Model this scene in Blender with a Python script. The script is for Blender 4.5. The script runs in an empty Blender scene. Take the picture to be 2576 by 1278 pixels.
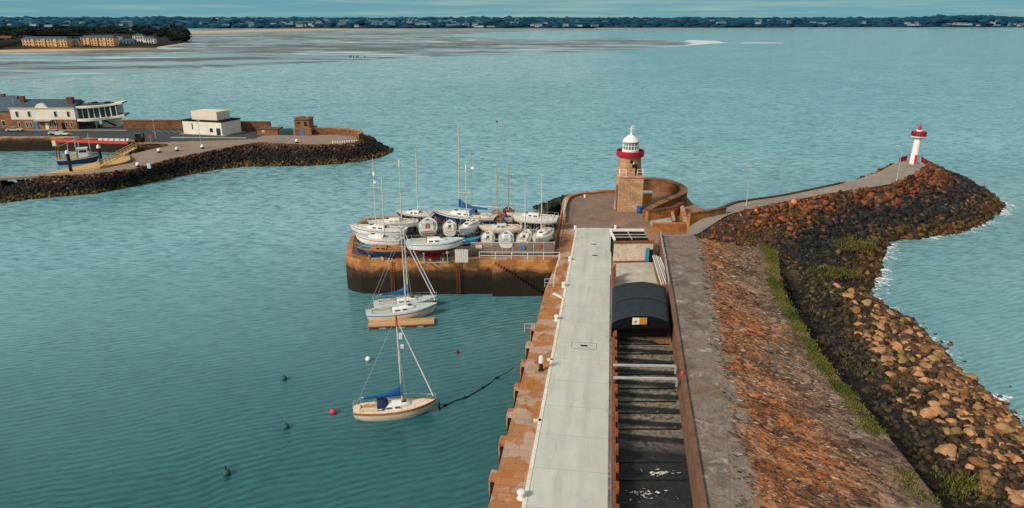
import bpy, bmesh, math, random
import numpy as np
from mathutils import Vector, noise
random.seed(7); np.random.seed(7)
PI = math.pi
scn = bpy.context.scene
C = scn.collection
SEA = -5.4

# ------------------------------------------------------------------ camera
F, CX, CY, H = 1717.6, 1288.0, 639.2, 33.0
PITCH = math.atan((CY - 50.0) / F)
CP, SP = math.cos(PITCH), math.sin(PITCH)
cam_d = bpy.data.cameras.new('camera'); cam = bpy.data.objects.new('camera', cam_d); C.objects.link(cam)
cam.location = (0, 0, H); cam.rotation_euler = (PI / 2 - PITCH, 0, 0)
cam_d.sensor_width = 36; cam_d.lens = F / 2576 * 36; cam_d.clip_start = .5; cam_d.clip_end = 60000
scn.camera = cam

def P(x, y, z=0.0):
    """ground survey: point of the plane at height z seen at picture position x, y"""
    u = (x - CX) / F; v = (CY - y) / F
    d = Vector((u, CP + v * SP, -SP + v * CP))
    t = (z - H) / d.z
    return Vector((u * t, d.y * t, z))
def z_at(p, y):
    v = (CY - y) / F
    return H + p.y * (-SP + v * CP) / (CP + v * SP)
def depth(p): return p.y * CP + (H - p.z) * SP

# ------------------------------------------------------------------ mesh builder
class MB:
    def __init__(s): s.v = []; s.f = []
    def add(s, vs, fs):
        o = len(s.v); s.v += [tuple(p) for p in vs]; s.f += [tuple(i + o for i in f) for f in fs]; return s
    def box(s, c, d, rz=0, taper=1.0):
        cx, cy, cz = c; hx, hy, hz = d[0] / 2, d[1] / 2, d[2] / 2
        ca, sa = math.cos(rz), math.sin(rz); vs = []
        for k, (sx, sy, sz) in enumerate([(-1,-1,-1),(1,-1,-1),(1,1,-1),(-1,1,-1),(-1,-1,1),(1,-1,1),(1,1,1),(-1,1,1)]):
            q = taper if sz > 0 else 1
            x, y = sx * hx * q, sy * hy * q
            vs.append((cx + x * ca - y * sa, cy + x * sa + y * ca, cz + sz * hz))
        return s.add(vs, [(3,2,1,0),(4,5,6,7),(0,1,5,4),(1,2,6,5),(2,3,7,6),(3,0,4,7)])
    def bar(s, a, b, w, h):
        """box section beam from a to b"""
        a, b = Vector(a), Vector(b); d = (b - a)
        if d.length < 1e-6: return s
        d.normalize(); up = Vector((0, 0, 1)) if abs(d.z) < .95 else Vector((0, 1, 0))
        r = d.cross(up).normalized() * (w / 2); u = r.cross(d).normalized() * (h / 2)
        vs = [p + i * r + j * u for p in (a, b) for i, j in ((-1,-1),(1,-1),(1,1),(-1,1))]
        return s.add(vs, [(3,2,1,0),(4,5,6,7),(0,1,5,4),(1,2,6,5),(2,3,7,6),(3,0,4,7)])
    def tube(s, a, b, r0, r1=None, n=8):
        r1 = r0 if r1 is None else r1
        a, b = Vector(a), Vector(b); d = (b - a)
        if d.length < 1e-6: return s
        d.normalize(); up = Vector((0, 0, 1)) if abs(d.z) < .95 else Vector((0, 1, 0))
        e = d.cross(up).normalized(); g = e.cross(d)
        vs = []
        for p, r in ((a, r0), (b, r1)):
            for k in range(n):
                an = 2 * PI * k / n; vs.append(p + r * (math.cos(an) * e + math.sin(an) * g))
        fs = [(k, (k + 1) % n, n + (k + 1) % n, n + k) for k in range(n)]
        fs += [tuple(range(n - 1, -1, -1)), tuple(range(n, 2 * n))]
        return s.add(vs, fs)
    def path(s, pts, r, n=5):
        for a, b in zip(pts[:-1], pts[1:]): s.tube(a, b, r, r, n)
        return s
    def lathe(s, prof, c=(0, 0, 0), n=24):
        vs = []
        for r, z in prof:
            for k in range(n):
                a = 2 * PI * k / n; vs.append((c[0] + r * math.cos(a), c[1] + r * math.sin(a), c[2] + z))
        fs = []
        for i in range(len(prof) - 1):
            for k in range(n):
                fs.append((i*n + k, i*n + (k+1) % n, (i+1)*n + (k+1) % n, (i+1)*n + k))
        fs += [tuple(range(n - 1, -1, -1)), tuple(range((len(prof)-1)*n, len(prof)*n))]
        return s.add(vs, fs)
    def prism(s, poly, z0, z1, z1b=None):
        n = len(poly)
        a = sum(poly[i][0]*poly[(i+1)%n][1] - poly[(i+1)%n][0]*poly[i][1] for i in range(n))
        if a < 0: poly = poly[::-1]
        vs = [(p[0], p[1], z0) for p in poly] + [(p[0], p[1], z1) for p in poly]
        return s.add(vs, [tuple(range(n-1,-1,-1)), tuple(range(n, 2*n))] + [(i, (i+1)%n, n+(i+1)%n, n+i) for i in range(n)])
    def quad(s, a, b, c, d): return s.add([a, b, c, d], [(0, 1, 2, 3)])
    def grid(s, rows, closed=False):
        m = len(rows[0]); vs = [p for r in rows for p in r]; fs = []
        for i in range(len(rows) - 1):
            for j in range(m - (0 if closed else 1)):
                k = (j + 1) % m
                fs.append((i*m + j, i*m + k, (i+1)*m + k, (i+1)*m + j))
        return s.add(vs, fs)
    def build(s, name, mat, parent=None, smooth=False, bevel=0):
        me = bpy.data.meshes.new(name); me.from_pydata([tuple(p) for p in s.v], [], s.f); me.update()
        me.materials.append(mat)
        if smooth:
            me.polygons.foreach_set('use_smooth', [True] * len(me.polygons))
            if smooth != 'all':
                try: me.set_sharp_from_angle(angle=math.radians(40))
                except Exception: pass
        o = bpy.data.objects.new(name, me); C.objects.link(o)
        if parent: o.parent = parent
        if bevel:
            m = o.modifiers.new('bevel', 'BEVEL'); m.width = bevel; m.segments = 2; m.limit_method = 'ANGLE'
        return o

def tag(o, label, cat, group=None):
    o['label'] = label; o['category'] = cat
    if group: o['group'] = group
    return o
def thing(name, label, cat, loc=(0, 0, 0), rz=0, group=None):
    o = bpy.data.objects.new(name, None); C.objects.link(o); o.location = loc; o.rotation_euler = (0, 0, rz)
    o.empty_display_size = .3
    return tag(o, label, cat, group)
def struct(o): o['kind'] = 'structure'; return o
def stuff(o): o['kind'] = 'stuff'; return o
def dup(root, loc, rz=None, label=None, scale=None):
    r = root.copy(); C.objects.link(r); r.location = loc
    if rz is not None: r.rotation_euler = (0, 0, rz)
    if label: r['label'] = label
    if scale: r.scale = scale
    for ch in list(root.children):
        c = ch.copy(); C.objects.link(c); c.parent = r
        for g in list(ch.children):
            d = g.copy(); C.objects.link(d); d.parent = c
    return r

# ------------------------------------------------------------------ materials
def rgb(h):
    h = h.lstrip('#'); c = [int(h[i:i+2], 16) / 255 for i in (0, 2, 4)]
    return tuple((x / 12.92 if x <= .04045 else ((x + .055) / 1.055) ** 2.4) for x in c)
def col(c): return rgb(c) if isinstance(c, str) else tuple(c)
class NT:
    def __init__(s, name):
        s.m = bpy.data.materials.new(name); s.m.use_nodes = True; s.t = s.m.node_tree; s.n = s.t.nodes; s.n.clear()
        s.out = s.n.new('ShaderNodeOutputMaterial'); s.b = s.n.new('ShaderNodeBsdfPrincipled'); s.l(s.b.outputs[0], s.out.inputs[0])
        s.tc = s.n.new('ShaderNodeTexCoord'); s.geo = s.n.new('ShaderNodeNewGeometry')
    def l(s, a, b): s.t.links.new(a, b)
    def coord(s, kind, scale=(1, 1, 1), rot=(0, 0, 0)):
        src = s.geo.outputs['Position'] if kind == 'World' else s.tc.outputs[kind]
        m = s.n.new('ShaderNodeMapping'); s.l(src, m.inputs[0]); m.inputs['Scale'].default_value = scale; m.inputs['Rotation'].default_value = rot
        return m.outputs[0]
    def aniso(s, along, across, ang, kind='World'):
        """coordinates stretched along a ground direction"""
        m = s.n.new('ShaderNodeMapping'); m.vector_type = 'TEXTURE'; s.l(s.geo.outputs['Position'] if kind == 'World' else s.tc.outputs[kind], m.inputs[0])
        m.inputs['Rotation'].default_value = (0, 0, ang); m.inputs['Scale'].default_value = (along, across, 1); return m.outputs[0]
    def noise(s, vec, scale, detail=5, rough=.55, dist=0):
        k = s.n.new('ShaderNodeTexNoise'); s.l(vec, k.inputs['Vector']); k.inputs['Scale'].default_value = scale
        k.inputs['Detail'].default_value = detail; k.inputs['Roughness'].default_value = rough; k.inputs['Distortion'].default_value = dist
        return k.outputs['Fac']
    def voro(s, vec, scale, feat='F1', out='Distance', rnd=1):
        k = s.n.new('ShaderNodeTexVoronoi'); k.feature = feat; s.l(vec, k.inputs['Vector']); k.inputs['Scale'].default_value = scale
        k.inputs['Randomness'].default_value = rnd
        return k.outputs[out]
    def ramp(s, fac, stops, interp='LINEAR'):
        r = s.n.new('ShaderNodeValToRGB'); s.l(fac, r.inputs[0]); e = r.color_ramp.elements; r.color_ramp.interpolation = interp
        while len(e) < len(stops): e.new(.5)
        for k, (p, c) in zip(e, stops):
            k.position = p; k.color = (*col(c), 1) if not isinstance(c, (int, float)) else (c, c, c, 1)
        return r.outputs[0]
    def mix(s, fac, a, b, mode='MIX'):
        m = s.n.new('ShaderNodeMix'); m.data_type = 'RGBA'; m.blend_type = mode
        for i, q in ((0, fac), (6, a), (7, b)):
            if isinstance(q, (int, float)): m.inputs[i].default_value = q if i == 0 else (q, q, q, 1)
            elif isinstance(q, (tuple, str)): m.inputs[i].default_value = (*col(q), 1)
            else: s.l(q, m.inputs[i])
        return m.outputs[2]
    def math(s, op, a, b=0.0, clamp=False):
        m = s.n.new('ShaderNodeMath'); m.operation = op; m.use_clamp = clamp
        for i, q in ((0, a), (1, b)):
            if isinstance(q, (int, float)): m.inputs[i].default_value = q
            else: s.l(q, m.inputs[i])
        return m.outputs[0]
    def z(s):
        k = s.n.new('ShaderNodeSeparateXYZ'); s.l(s.geo.outputs['Position'], k.inputs[0]); return k.outputs[2]
    def maprange(s, v, a, b, c=0.0, d=1.0):
        k = s.n.new('ShaderNodeMapRange'); s.l(v, k.inputs[0])
        for i, q in enumerate((a, b, c, d)): k.inputs[i + 1].default_value = q
        return k.outputs[0]
    def bump(s, h, strength, dist=.05, prev=None):
        k = s.n.new('ShaderNodeBump'); s.l(h, k.inputs['Height']); k.inputs['Strength'].default_value = strength; k.inputs['Distance'].default_value = dist
        if prev: s.l(prev, k.inputs['Normal'])
        return k.outputs[0]
    def fin(s, color, rough=.8, normal=None, spec=.3, metal=0):
        if isinstance(color, (tuple, str)): s.b.inputs['Base Color'].default_value = (*col(color), 1)
        else: s.l(color, s.b.inputs['Base Color'])
        if isinstance(rough, (int, float)): s.b.inputs['Roughness'].default_value = rough
        else: s.l(rough, s.b.inputs['Roughness'])
        s.b.inputs['Specular IOR Level'].default_value = spec; s.b.inputs['Metallic'].default_value = metal
        if normal: s.l(normal, s.b.inputs['Normal'])
        return s.m

def plain(name, c, rough=.5, var=.25, scale=3, spec=.4, metal=0, bump=.1, kind='Object', dirt=None, dirt_amt=.5):
    n = NT(name); v = n.coord(kind); c = col(c)
    k = n.noise(v, scale, 6, .6)
    lo = tuple(x * (1 - var) for x in c); hi = tuple(min(1, x * (1 + var * .6)) for x in c)
    cc = n.ramp(k, [(.3, lo), (.7, hi)])
    if dirt:
        k2 = n.ramp(n.noise(v, scale * .6 + 1.3, 7, .7, .4), [(.5, 0.0), (.72, dirt_amt)])
        cc = n.mix(k2, cc, dirt)
    return n.fin(cc, rough, n.bump(n.noise(v, scale * 6, 4), bump, .02), spec, metal)

def _attr(n):
    a = n.n.new('ShaderNodeAttribute'); a.attribute_name = 'rnd'; return a.outputs['Fac']
def tidal(name, top, top2, mid, low, z_mid=-2.2, z_low=-4.6, scale=.6, kind='World', bmp=.6, bricks=None, amp=1.6, attr=False, pale=None):
    """stone above water: warm top, black weed band, olive foot"""
    n = NT(name); v = n.coord(kind)
    k = n.noise(v, scale, 7, .65, .3)
    c = n.ramp(k, [(.3, top2), (.5, top), (.66, tuple(x * 1.25 for x in col(top))), (.8, top2)])
    if pale:
        c = n.mix(n.ramp(n.noise(v, scale * 3.1, 5, .6), [(.58, 0.0), (.68, .8)]), c, pale)
    def vary(c):
        a = n.n.new('ShaderNodeAttribute'); a.attribute_name = 'rnd'
        return n.mix(1.0, c, n.ramp(a.outputs['Fac'], [(0, (.18, .18, .19)), (.4, (.62, .60, .58)), (.75, (1.1, 1.06, 1.02)), (.95, (1.35, 1.3, 1.25)), (.985, (1.5, 1.5, 1.5)), (1, (3.2, 3.4, 3.6))]), 'MULTIPLY')
    w = n.math('ADD', n.z(), n.math('MULTIPLY', n.math('SUBTRACT', n.noise(v, scale * .8, 5, .65), .5), amp * 2))
    if attr: w = n.math('ADD', w, n.math('MULTIPLY', n.math('SUBTRACT', n.math('FRACT', n.math('MULTIPLY', _attr(n), 7.3)), .5), amp * .9))
    c = n.mix(n.maprange(w, z_mid + .5, z_mid - .5), c, n.mix(k, mid, tuple(x * 1.7 for x in col(mid))))
    c = n.mix(n.maprange(w, z_low + .35, z_low - .35), c, n.mix(n.noise(v, scale * 5), low, tuple(x * .45 for x in col(low))))
    if attr: c = vary(c)
    h = n.noise(v, scale * 6, 6, .65)
    nb = n.bump(h, bmp, .08)
    if bricks:
        br = n.n.new('ShaderNodeTexBrick'); n.l(n.coord(kind, bricks, (PI / 2, 0, 0)), br.inputs['Vector'])
        br.inputs['Scale'].default_value = 1; br.inputs['Mortar Size'].default_value = .03
        br.inputs['Color1'].default_value = (1, 1, 1, 1); br.inputs['Color2'].default_value = (.72, .7, .66, 1); br.inputs['Mortar'].default_value = (.35, .33, .3, 1)
        c = n.mix(.85, c, br.outputs['Color'], 'MULTIPLY')
        nb = n.bump(br.outputs['Fac'], -.5, .05, nb)
    return n.fin(c, .85, nb, .25)

M = {}
M['white'] = plain('white_paint', (.82, .81, .78), .45, .12, 2, dirt=(.42, .36, .28), dirt_amt=.35)
M['gelcoat'] = plain('white_gelcoat', (.86, .85, .82), .25, .08, 1.5, .5, dirt=(.5, .42, .33), dirt_amt=.3)
M['cream'] = plain('cream_gelcoat', (.74, .62, .48), .3, .1, 1.5, .5, dirt=(.5, .4, .28), dirt_amt=.3)
M['deck'] = plain('pale_deck', (.66, .63, .57), .6, .15, 4, dirt=(.4, .34, .27), dirt_amt=.5)
M['bluedeck'] = plain('pale_blue_deck', (.45, .58, .62), .6, .15, 4, dirt=(.7, .68, .62), dirt_amt=.7)
M['navy'] = plain('navy_hull', (.012, .03, .10), .3, .3, 2, .5)
M['black'] = plain('black_paint', (.012, .013, .016), .5, .3, 3)
M['blue'] = plain('blue_canvas', (.015, .09, .27), .8, .35, 4, .2, bump=.4)
M['bluestripe'] = plain('blue_stripe', (.06, .2, .42), .4, .2, 4)
M['cyan'] = plain('turquoise_tarp', (.03, .28, .42), .6, .35, 3, .3, bump=.4)
M['red'] = plain('red_paint', (.42, .012, .025), .45, .25, 4)
M['redbright'] = plain('bright_red', (.62, .05, .04), .5, .25, 4, dirt=(.3, .06, .04))
M['antifoul'] = plain('red_antifouling', (.22, .015, .025), .7, .35, 3, .2, dirt=(.1, .02, .03))
M['antiblue'] = plain('blue_antifouling', (.02, .05, .12), .7, .35, 3, .2)
M['wood'] = plain('varnished_wood', (.42, .17, .045), .45, .35, 5, dirt=(.18, .07, .02), dirt_amt=.6)
M['plank'] = plain('weathered_planks', (.60, .38, .17), .8, .3, 3, .2, dirt=(.2, .13, .07), dirt_amt=.7)
M['alloy'] = plain('mast_alloy', (.62, .57, .48), .4, .15, 2, .5, .0)
M['woodmast'] = plain('wooden_mast', (.50, .30, .16), .5, .2, 2)
M['steel'] = plain('galvanised_steel', (.45, .47, .46), .5, .2, 3, .5, .2)
M['rust'] = plain('rusted_steel', (.26, .085, .028), .85, .45, 3, .2, dirt=(.05, .03, .02), dirt_amt=.8, bump=.4)
M['glass'] = plain('dark_window', (.012, .022, .028), .12, .3, 2, .6, bump=.02)
M['rope'] = plain('dark_rope', (.02, .025, .025), .9, .3, 8, .1)
M['wire'] = plain('rigging_wire', (.42, .45, .43), .5, .1, 4)
M['tarp'] = plain('black_tarpaulin', (.010, .014, .020), .5, .35, .8, .35, bump=.35, dirt=(.035, .045, .055), dirt_amt=.6)
M['orange'] = plain('orange_panel', (.65, .27, .03), .5, .15, 4)
M['bluebarrel'] = plain('blue_plastic', (.015, .1, .34), .4, .2, 4)
M['green'] = plain('green_paint', (.02, .09, .08), .6, .3, 3)
M['slate'] = plain('slate_roof', (.05, .085, .12), .6, .3, 1.2, .3, bump=.3)
M['dark'] = plain('dark_void', (.008, .009, .011), .9, .3, 2, .1)
M['brick'] = plain('chimney_brick', (.17, .07, .045), .9, .35, 3, .2)
M['asphalt'] = plain('asphalt', (.045, .058, .068), .85, .25, .3, .25, dirt=(.08, .085, .085), dirt_amt=.6, kind='World')
M['mark'] = plain('road_marking', (.40, .38, .35), .7, .3, 1, .2)
M['render'] = plain('white_render', (.76, .72, .63), .8, .12, .4, .2, dirt=(.5, .42, .32), dirt_amt=.35)
M['render2'] = plain('cream_render', (.62, .50, .34), .8, .12, .4, .2, dirt=(.4, .3, .2), dirt_amt=.3)
M['flatblock'] = plain('peach_facade', (.66, .40, .20), .8, .2, .2, .2)

def stone(name, a, b, brick, scale=.5, pale=None):
    n = NT(name); v = n.coord('World')
    k = n.noise(v, scale, 7, .65, .2)
    c = n.ramp(k, [(.3, b), (.55, a), (.75, tuple(x * 1.2 for x in col(a)))])
    if pale: c = n.mix(n.ramp(n.noise(v, scale * 2.4, 6, .65), [(.56, 0.0), (.68, .75)]), c, pale)
    br = n.n.new('ShaderNodeTexBrick')
    br.inputs['Scale'].default_value = 1; br.inputs['Mortar Size'].default_value = .025; br.inputs['Brick Width'].default_value = brick[0]; br.inputs['Row Height'].default_value = brick[1]
    # blocks run along x+y, courses along z
    cm = n.n.new('ShaderNodeSeparateXYZ'); n.l(n.geo.outputs['Position'], cm.inputs[0])
    cb = n.n.new('ShaderNodeCombineXYZ'); n.l(n.math('ADD', cm.outputs[0], n.math('MULTIPLY', cm.outputs[1], .83)), cb.inputs[0]); n.l(cm.outputs[2], cb.inputs[1])
    n.l(cb.outputs[0], br.inputs['Vector'])
    br.inputs['Color1'].default_value = (1, 1, 1, 1); br.inputs['Color2'].default_value = (.68, .66, .62, 1); br.inputs['Mortar'].default_value = (.45, .42, .38, 1)
    c = n.mix(.9, c, br.outputs['Color'], 'MULTIPLY')
    nb = n.bump(n.noise(v, 5, 5), .5, .06)
    return n.fin(c, .88, nb, .2)
M['lhstone'] = stone('granite_ashlar', (.60, .36, .215), (.42, .235, .13), (1.1, .42), .35, (.70, .52, .37))
M['wallstone'] = stone('rubble_wall_stone', (.26, .125, .06), (.12, .065, .04), (.7, .3), .6)
M['wallorange'] = stone('orange_lichen_wall', (.50, .21, .06), (.28, .12, .05), (2.4, 1.0), .4, (.55, .36, .2))
M['house_stone'] = stone('house_stone', (.33, .165, .085), (.22, .11, .06), (.9, .4), .3)

# quay walls
def quaymat():
    n = NT('quay_stone'); v = n.coord('World')
    k = n.noise(v, .35, 7, .65, .3)
    c = n.ramp(k, [(.3, (.26, .115, .045)), (.5, (.56, .245, .085)), (.62, (.64, .32, .125)), (.75, (.46, .29, .18))])
    br = n.n.new('ShaderNodeTexBrick'); br.inputs['Scale'].default_value = 1; br.inputs['Mortar Size'].default_value = .02
    br.inputs['Brick Width'].default_value = 1.3; br.inputs['Row Height'].default_value = .55
    cm = n.n.new('ShaderNodeSeparateXYZ'); n.l(n.geo.outputs['Position'], cm.inputs[0])
    cb = n.n.new('ShaderNodeCombineXYZ'); n.l(n.math('ADD', cm.outputs[0], n.math('MULTIPLY', cm.outputs[1], .7)), cb.inputs[0]); n.l(cm.outputs[2], cb.inputs[1])
    n.l(cb.outputs[0], br.inputs['Vector']); br.inputs['Color1'].default_value = (1, 1, 1, 1); br.inputs['Color2'].default_value = (.7, .68, .64, 1); br.inputs['Mortar'].default_value = (.4, .37, .33, 1)
    c = n.mix(.9, c, br.outputs['Color'], 'MULTIPLY')
    w = n.math('ADD', n.z(), n.math('MULTIPLY', n.math('SUBTRACT', n.noise(v, .3, 6, .7), .5), 3.2))
    c = n.mix(n.maprange(w, -1.1, -1.9), c, n.mix(k, (.03, .020, .013), (.09, .052, .028)))
    c = n.mix(n.maprange(w, -2.2, -2.9), c, n.mix(n.noise(v, 1.2, 5), (.010, .009, .008), (.03, .022, .012)))
    return n.fin(c, .85, n.bump(n.noise(v, 4, 6, .65), .6, .08), .25)
M['quay'] = quaymat()
def deckmat():
    n = NT('quay_deck'); v = n.coord('World')
    k = n.noise(v, .22, 7, .65, .4)
    c = n.ramp(k, [(.32, (.17, .11, .075)), (.48, (.30, .165, .095)), (.58, (.34, .20, .13)), (.72, (.22, .16, .12))])
    vo = n.voro(v, 1.6, 'DISTANCE_TO_EDGE'); c = n.mix(n.ramp(vo, [(0, .7), (.06, 0.0)]), c, (.08, .05, .035))
    return n.fin(c, .9, n.bump(n.noise(v, 6, 5), .5, .05), .2)
M['deckstone'] = deckmat()
def coped():
    n = NT('quay_coping'); v = n.coord('World')
    k = n.noise(v, .5, 7, .65, .5)
    c = n.ramp(k, [(.3, (.24, .10, .04)), (.47, (.46, .19, .065)), (.6, (.40, .20, .10)), (.72, (.52, .34, .23))])
    c = n.mix(n.ramp(n.noise(v, .33, 3, .5), [(.52, 0.0), (.55, .9)]), c, n.mix(k, (.42, .29, .22), (.50, .37, .29)))
    sp = n.coord('World', (1, 1, 1), (0, 0, .138))
    br = n.n.new('ShaderNodeTexBrick'); n.l(sp, br.inputs['Vector']); br.inputs['Scale'].default_value = 1
    br.inputs['Brick Width'].default_value = 1.7; br.inputs['Row Height'].default_value = .9; br.inputs['Mortar Size'].default_value = .02
    br.inputs['Color1'].default_value = (1, 1, 1, 1); br.inputs['Color2'].default_value = (.78, .76, .74, 1); br.inputs['Mortar'].default_value = (.45, .4, .36, 1)
    c = n.mix(.8, c, br.outputs['Color'], 'MULTIPLY')
    return n.fin(c, .88, n.bump(n.noise(v, 5, 6), .6, .05), .2)
M['coping'] = coped()
def concrete():
    n = NT('road_concrete'); v = n.coord('Object')
    k = n.noise(n.coord('Object', (1, .25, 1)), .6, 6, .6, .3)
    c = n.ramp(k, [(.3, (.47, .49, .43)), (.5, (.53, .54, .475)), (.7, (.58, .585, .515))])
    c = n.mix(n.ramp(n.noise(v, .35, 5, .6), [(.4, 0.0), (.75, .5)]), c, (.40, .445, .44))
    sx = n.n.new('ShaderNodeSeparateXYZ'); n.l(v, sx.inputs[0])
    j = n.math('ABSOLUTE', n.math('SUBTRACT', n.math('FRACT', n.math('DIVIDE', sx.outputs[1], 4.6)), .5))
    c = n.mix(n.ramp(j, [(.006, .5), (.012, 0.0)]), c, (.27, .28, .26))
    tr = n.math('ABSOLUTE', n.math('SUBTRACT', n.math('ABSOLUTE', sx.outputs[0]), .85))
    c = n.mix(n.ramp(tr, [(0, .28), (.5, 0.0)]), c, (.38, .38, .35))
    st = n.ramp(n.noise(n.coord('Object', (1.2, .12, 1)), 1.5, 6, .65, .6), [(.53, 0.0), (.68, .5)]); c = n.mix(st, c, (.36, .34, .29)); c = n.mix(n.ramp(n.noise(v, .9, 7, .72, .5), [(.60, 0.0), (.68, .45)]), c, (.34, .33, .29))
    return n.fin(c, .85, n.bump(n.noise(v, 12, 4), .2, .02), .25)
M['concrete'] = concrete()
M['kerb'] = plain('white_kerb', (.72, .70, .61), .8, .15, 1.2, .2, dirt=(.4, .34, .26), dirt_amt=.6)
def promenade_mat():
    n = NT('promenade_concrete'); v = n.coord('World'); k = n.noise(v, .35, 8, .68, .5)
    c = n.ramp(k, [(.28, (.08, .063, .052)), (.42, (.15, .120, .098)), (.55, (.225, .185, .152)), (.66, (.15, .122, .102)), (.78, (.26, .22, .185))])
    c = n.mix(n.ramp(n.noise(v, .5, 8, .74, .6), [(.56, 0.0), (.66, .75)]), c, (.46, .41, .36))
    sp = n.coord('World', (1, 1, 1), (0, 0, .138)); sx = n.n.new('ShaderNodeSeparateXYZ'); n.l(sp, sx.inputs[0])
    j = n.math('ABSOLUTE', n.math('SUBTRACT', n.math('FRACT', n.math('DIVIDE', sx.outputs[1], 3.6)), .5))
    c = n.mix(n.ramp(j, [(.005, .25), (.012, 0.0)]), c, (.08, .07, .06))
    c = n.mix(n.ramp(n.noise(v, .3, 8, .72, .6), [(.52, 0.0), (.64, .75)]), c, n.mix(n.noise(v, 2, 5), (.10, .065, .045), (.27, .135, .065)))
    g = n.noise(v, 4.5, 7, .72); c = n.mix(.7, c, n.ramp(g, [(.35, (.6, .58, .56)), (.5, (1, 1, 1)), (.66, (1.3, 1.28, 1.25))]), 'MULTIPLY')
    return n.fin(c, .9, n.bump(n.noise(v, 5, 6), .5, .05), .2)
M['promenade'] = promenade_mat()
M['path'] = plain('path_concrete', (.30, .25, .21), .9, .25, .25, .2, dirt=(.17, .15, .14), dirt_amt=.6, kind='World', bump=.3)
M['westpath'] = plain('west_path', (.27, .205, .165), .9, .22, .18, .2, dirt=(.22, .19, .165), dirt_amt=.6, kind='World', bump=.3)

def berm_mat():
    n = NT('berm_ground'); v = n.coord('World'); ANG = -.62
    st = n.aniso(2.6, 1, ANG); k = n.noise(st, .33, 9, .7, .5)
    a = n.n.new('ShaderNodeAttribute'); a.attribute_name = 'rnd'              # 0 at the promenade, 1 at the crest
    org = n.ramp(k, [(.32, (.12, .055, .03)), (.43, (.36, .145, .06)), (.50, (.62, .220, .060)), (.56, (.46, .20, .09)), (.62, (.56, .31, .185)), (.72, (.27, .185, .14))])
    gry = n.ramp(k, [(.32, (.06, .045, .036)), (.44, (.18, .13, .10)), (.54, (.31, .215, .15)), (.62, (.20, .15, .12)), (.74, (.42, .32, .24))])
    side = n.math('ADD', a.outputs['Fac'], n.math('MULTIPLY', n.math('SUBTRACT', n.noise(st, .11, 6, .65, .3), .5), 1.9))
    c = n.mix(n.maprange(side, .40, .85), org, gry)
    fl = n.aniso(2.3, 1, ANG); vd = n.voro(fl, 2.9); vc = n.voro(fl, 2.9, out='Color')
    c = n.mix(n.ramp(vd, [(.12, .8), (.24, 0.0)]), c, n.ramp(vc, [(.25, (.40, .27, .19)), (.42, (.42, .17, .055)), (.6, (.05, .038, .03)), (.85, (.25, .16, .11))]))
    vd2 = n.voro(n.aniso(2.0, 1, ANG), 1.05); vc2 = n.voro(n.aniso(2.0, 1, ANG), 1.05, out='Color')
    c = n.mix(n.ramp(vd2, [(.10, .7), (.2, 0.0)]), c, n.ramp(vc2, [(.3, (.03, .025, .02)), (.5, (.44, .32, .24)), (.7, (.12, .09, .07))]))
    # worn pitched stones: one tint per stone, dark open joints
    wv = n.n.new('ShaderNodeVectorMath'); wv.operation = 'ADD'; n.l(n.aniso(2.0, 1, ANG), wv.inputs[0])
    wn = n.n.new('ShaderNodeTexNoise'); wn.inputs['Scale'].default_value = 1.4; n.l(v, wn.inputs['Vector']); n.l(wn.outputs['Color'], wv.inputs[1])
    cc = n.voro(wv.outputs[0], 1.55, out='Color'); ce = n.voro(wv.outputs[0], 1.55, 'DISTANCE_TO_EDGE')
    c = n.mix(.85, c, n.ramp(cc, [(.15, (.42, .42, .43)), (.4, (.85, .85, .87)), (.6, (1.05, 1.02, 1.0)), (.85, (1.35, 1.36, 1.4))]), 'MULTIPLY')
    c = n.mix(n.ramp(cc, [(.5, 0.0), (.8, .45)]), c, (.30, .215, .16))
    c = n.mix(n.ramp(ce, [(.0, .75), (.09, 0.0)]), c, (.04, .028, .022))
    fine = n.noise(n.aniso(1.8, 1, ANG), 2.6, 9, .78)
    c = n.mix(n.ramp(fine, [(.36, .8), (.49, 0.0)]), c, (.035, .024, .018))
    g = n.noise(v, 6, 6, .7); c = n.mix(.75, c, n.ramp(g, [(.35, (.55, .52, .5)), (.5, (.95, .95, .95)), (.65, (1.35, 1.32, 1.3))]), 'MULTIPLY')
    pe = n.math('SUBTRACT', a.outputs['Fac'], n.math('MULTIPLY', n.math('SUBTRACT', n.noise(v, .4, 7, .72), .38), .75))
    c = n.mix(n.ramp(pe, [(.0, 1.0), (.06, .0)]), c, n.ramp(n.noise(v, 1.1, 8, .7), [(.3, (.15, .122, .10)), (.5, (.26, .215, .178)), (.68, (.36, .305, .255))]))
    return n.fin(c, .92, n.bump(fine, .9, .16), .12)
M['berm'] = berm_mat()
M['rockground'] = tidal('rock_ground', (.07, .045, .028), (.03, .022, .016), (.012, .011, .010), (.06, .045, .015), -1.5, -5.0, .5, amp=1.0)
M['rubble_ext'] = tidal('breakwater_rock', (.19, .066, .024), (.065, .042, .028), (.018, .018, .019), (.13, .075, .024), -.7, -3.7, .13, attr=True, amp=2.6, pale=(.17, .12, .08))
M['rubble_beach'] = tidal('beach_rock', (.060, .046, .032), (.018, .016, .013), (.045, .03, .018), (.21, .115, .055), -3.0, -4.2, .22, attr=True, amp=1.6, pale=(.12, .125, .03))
M['rubble_west'] = tidal('west_rock', (.13, .068, .042), (.045, .033, .025), (.012, .012, .012), (.19, .120, .028), -2.1, -4.75, .25, attr=True, amp=1.4)
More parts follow.
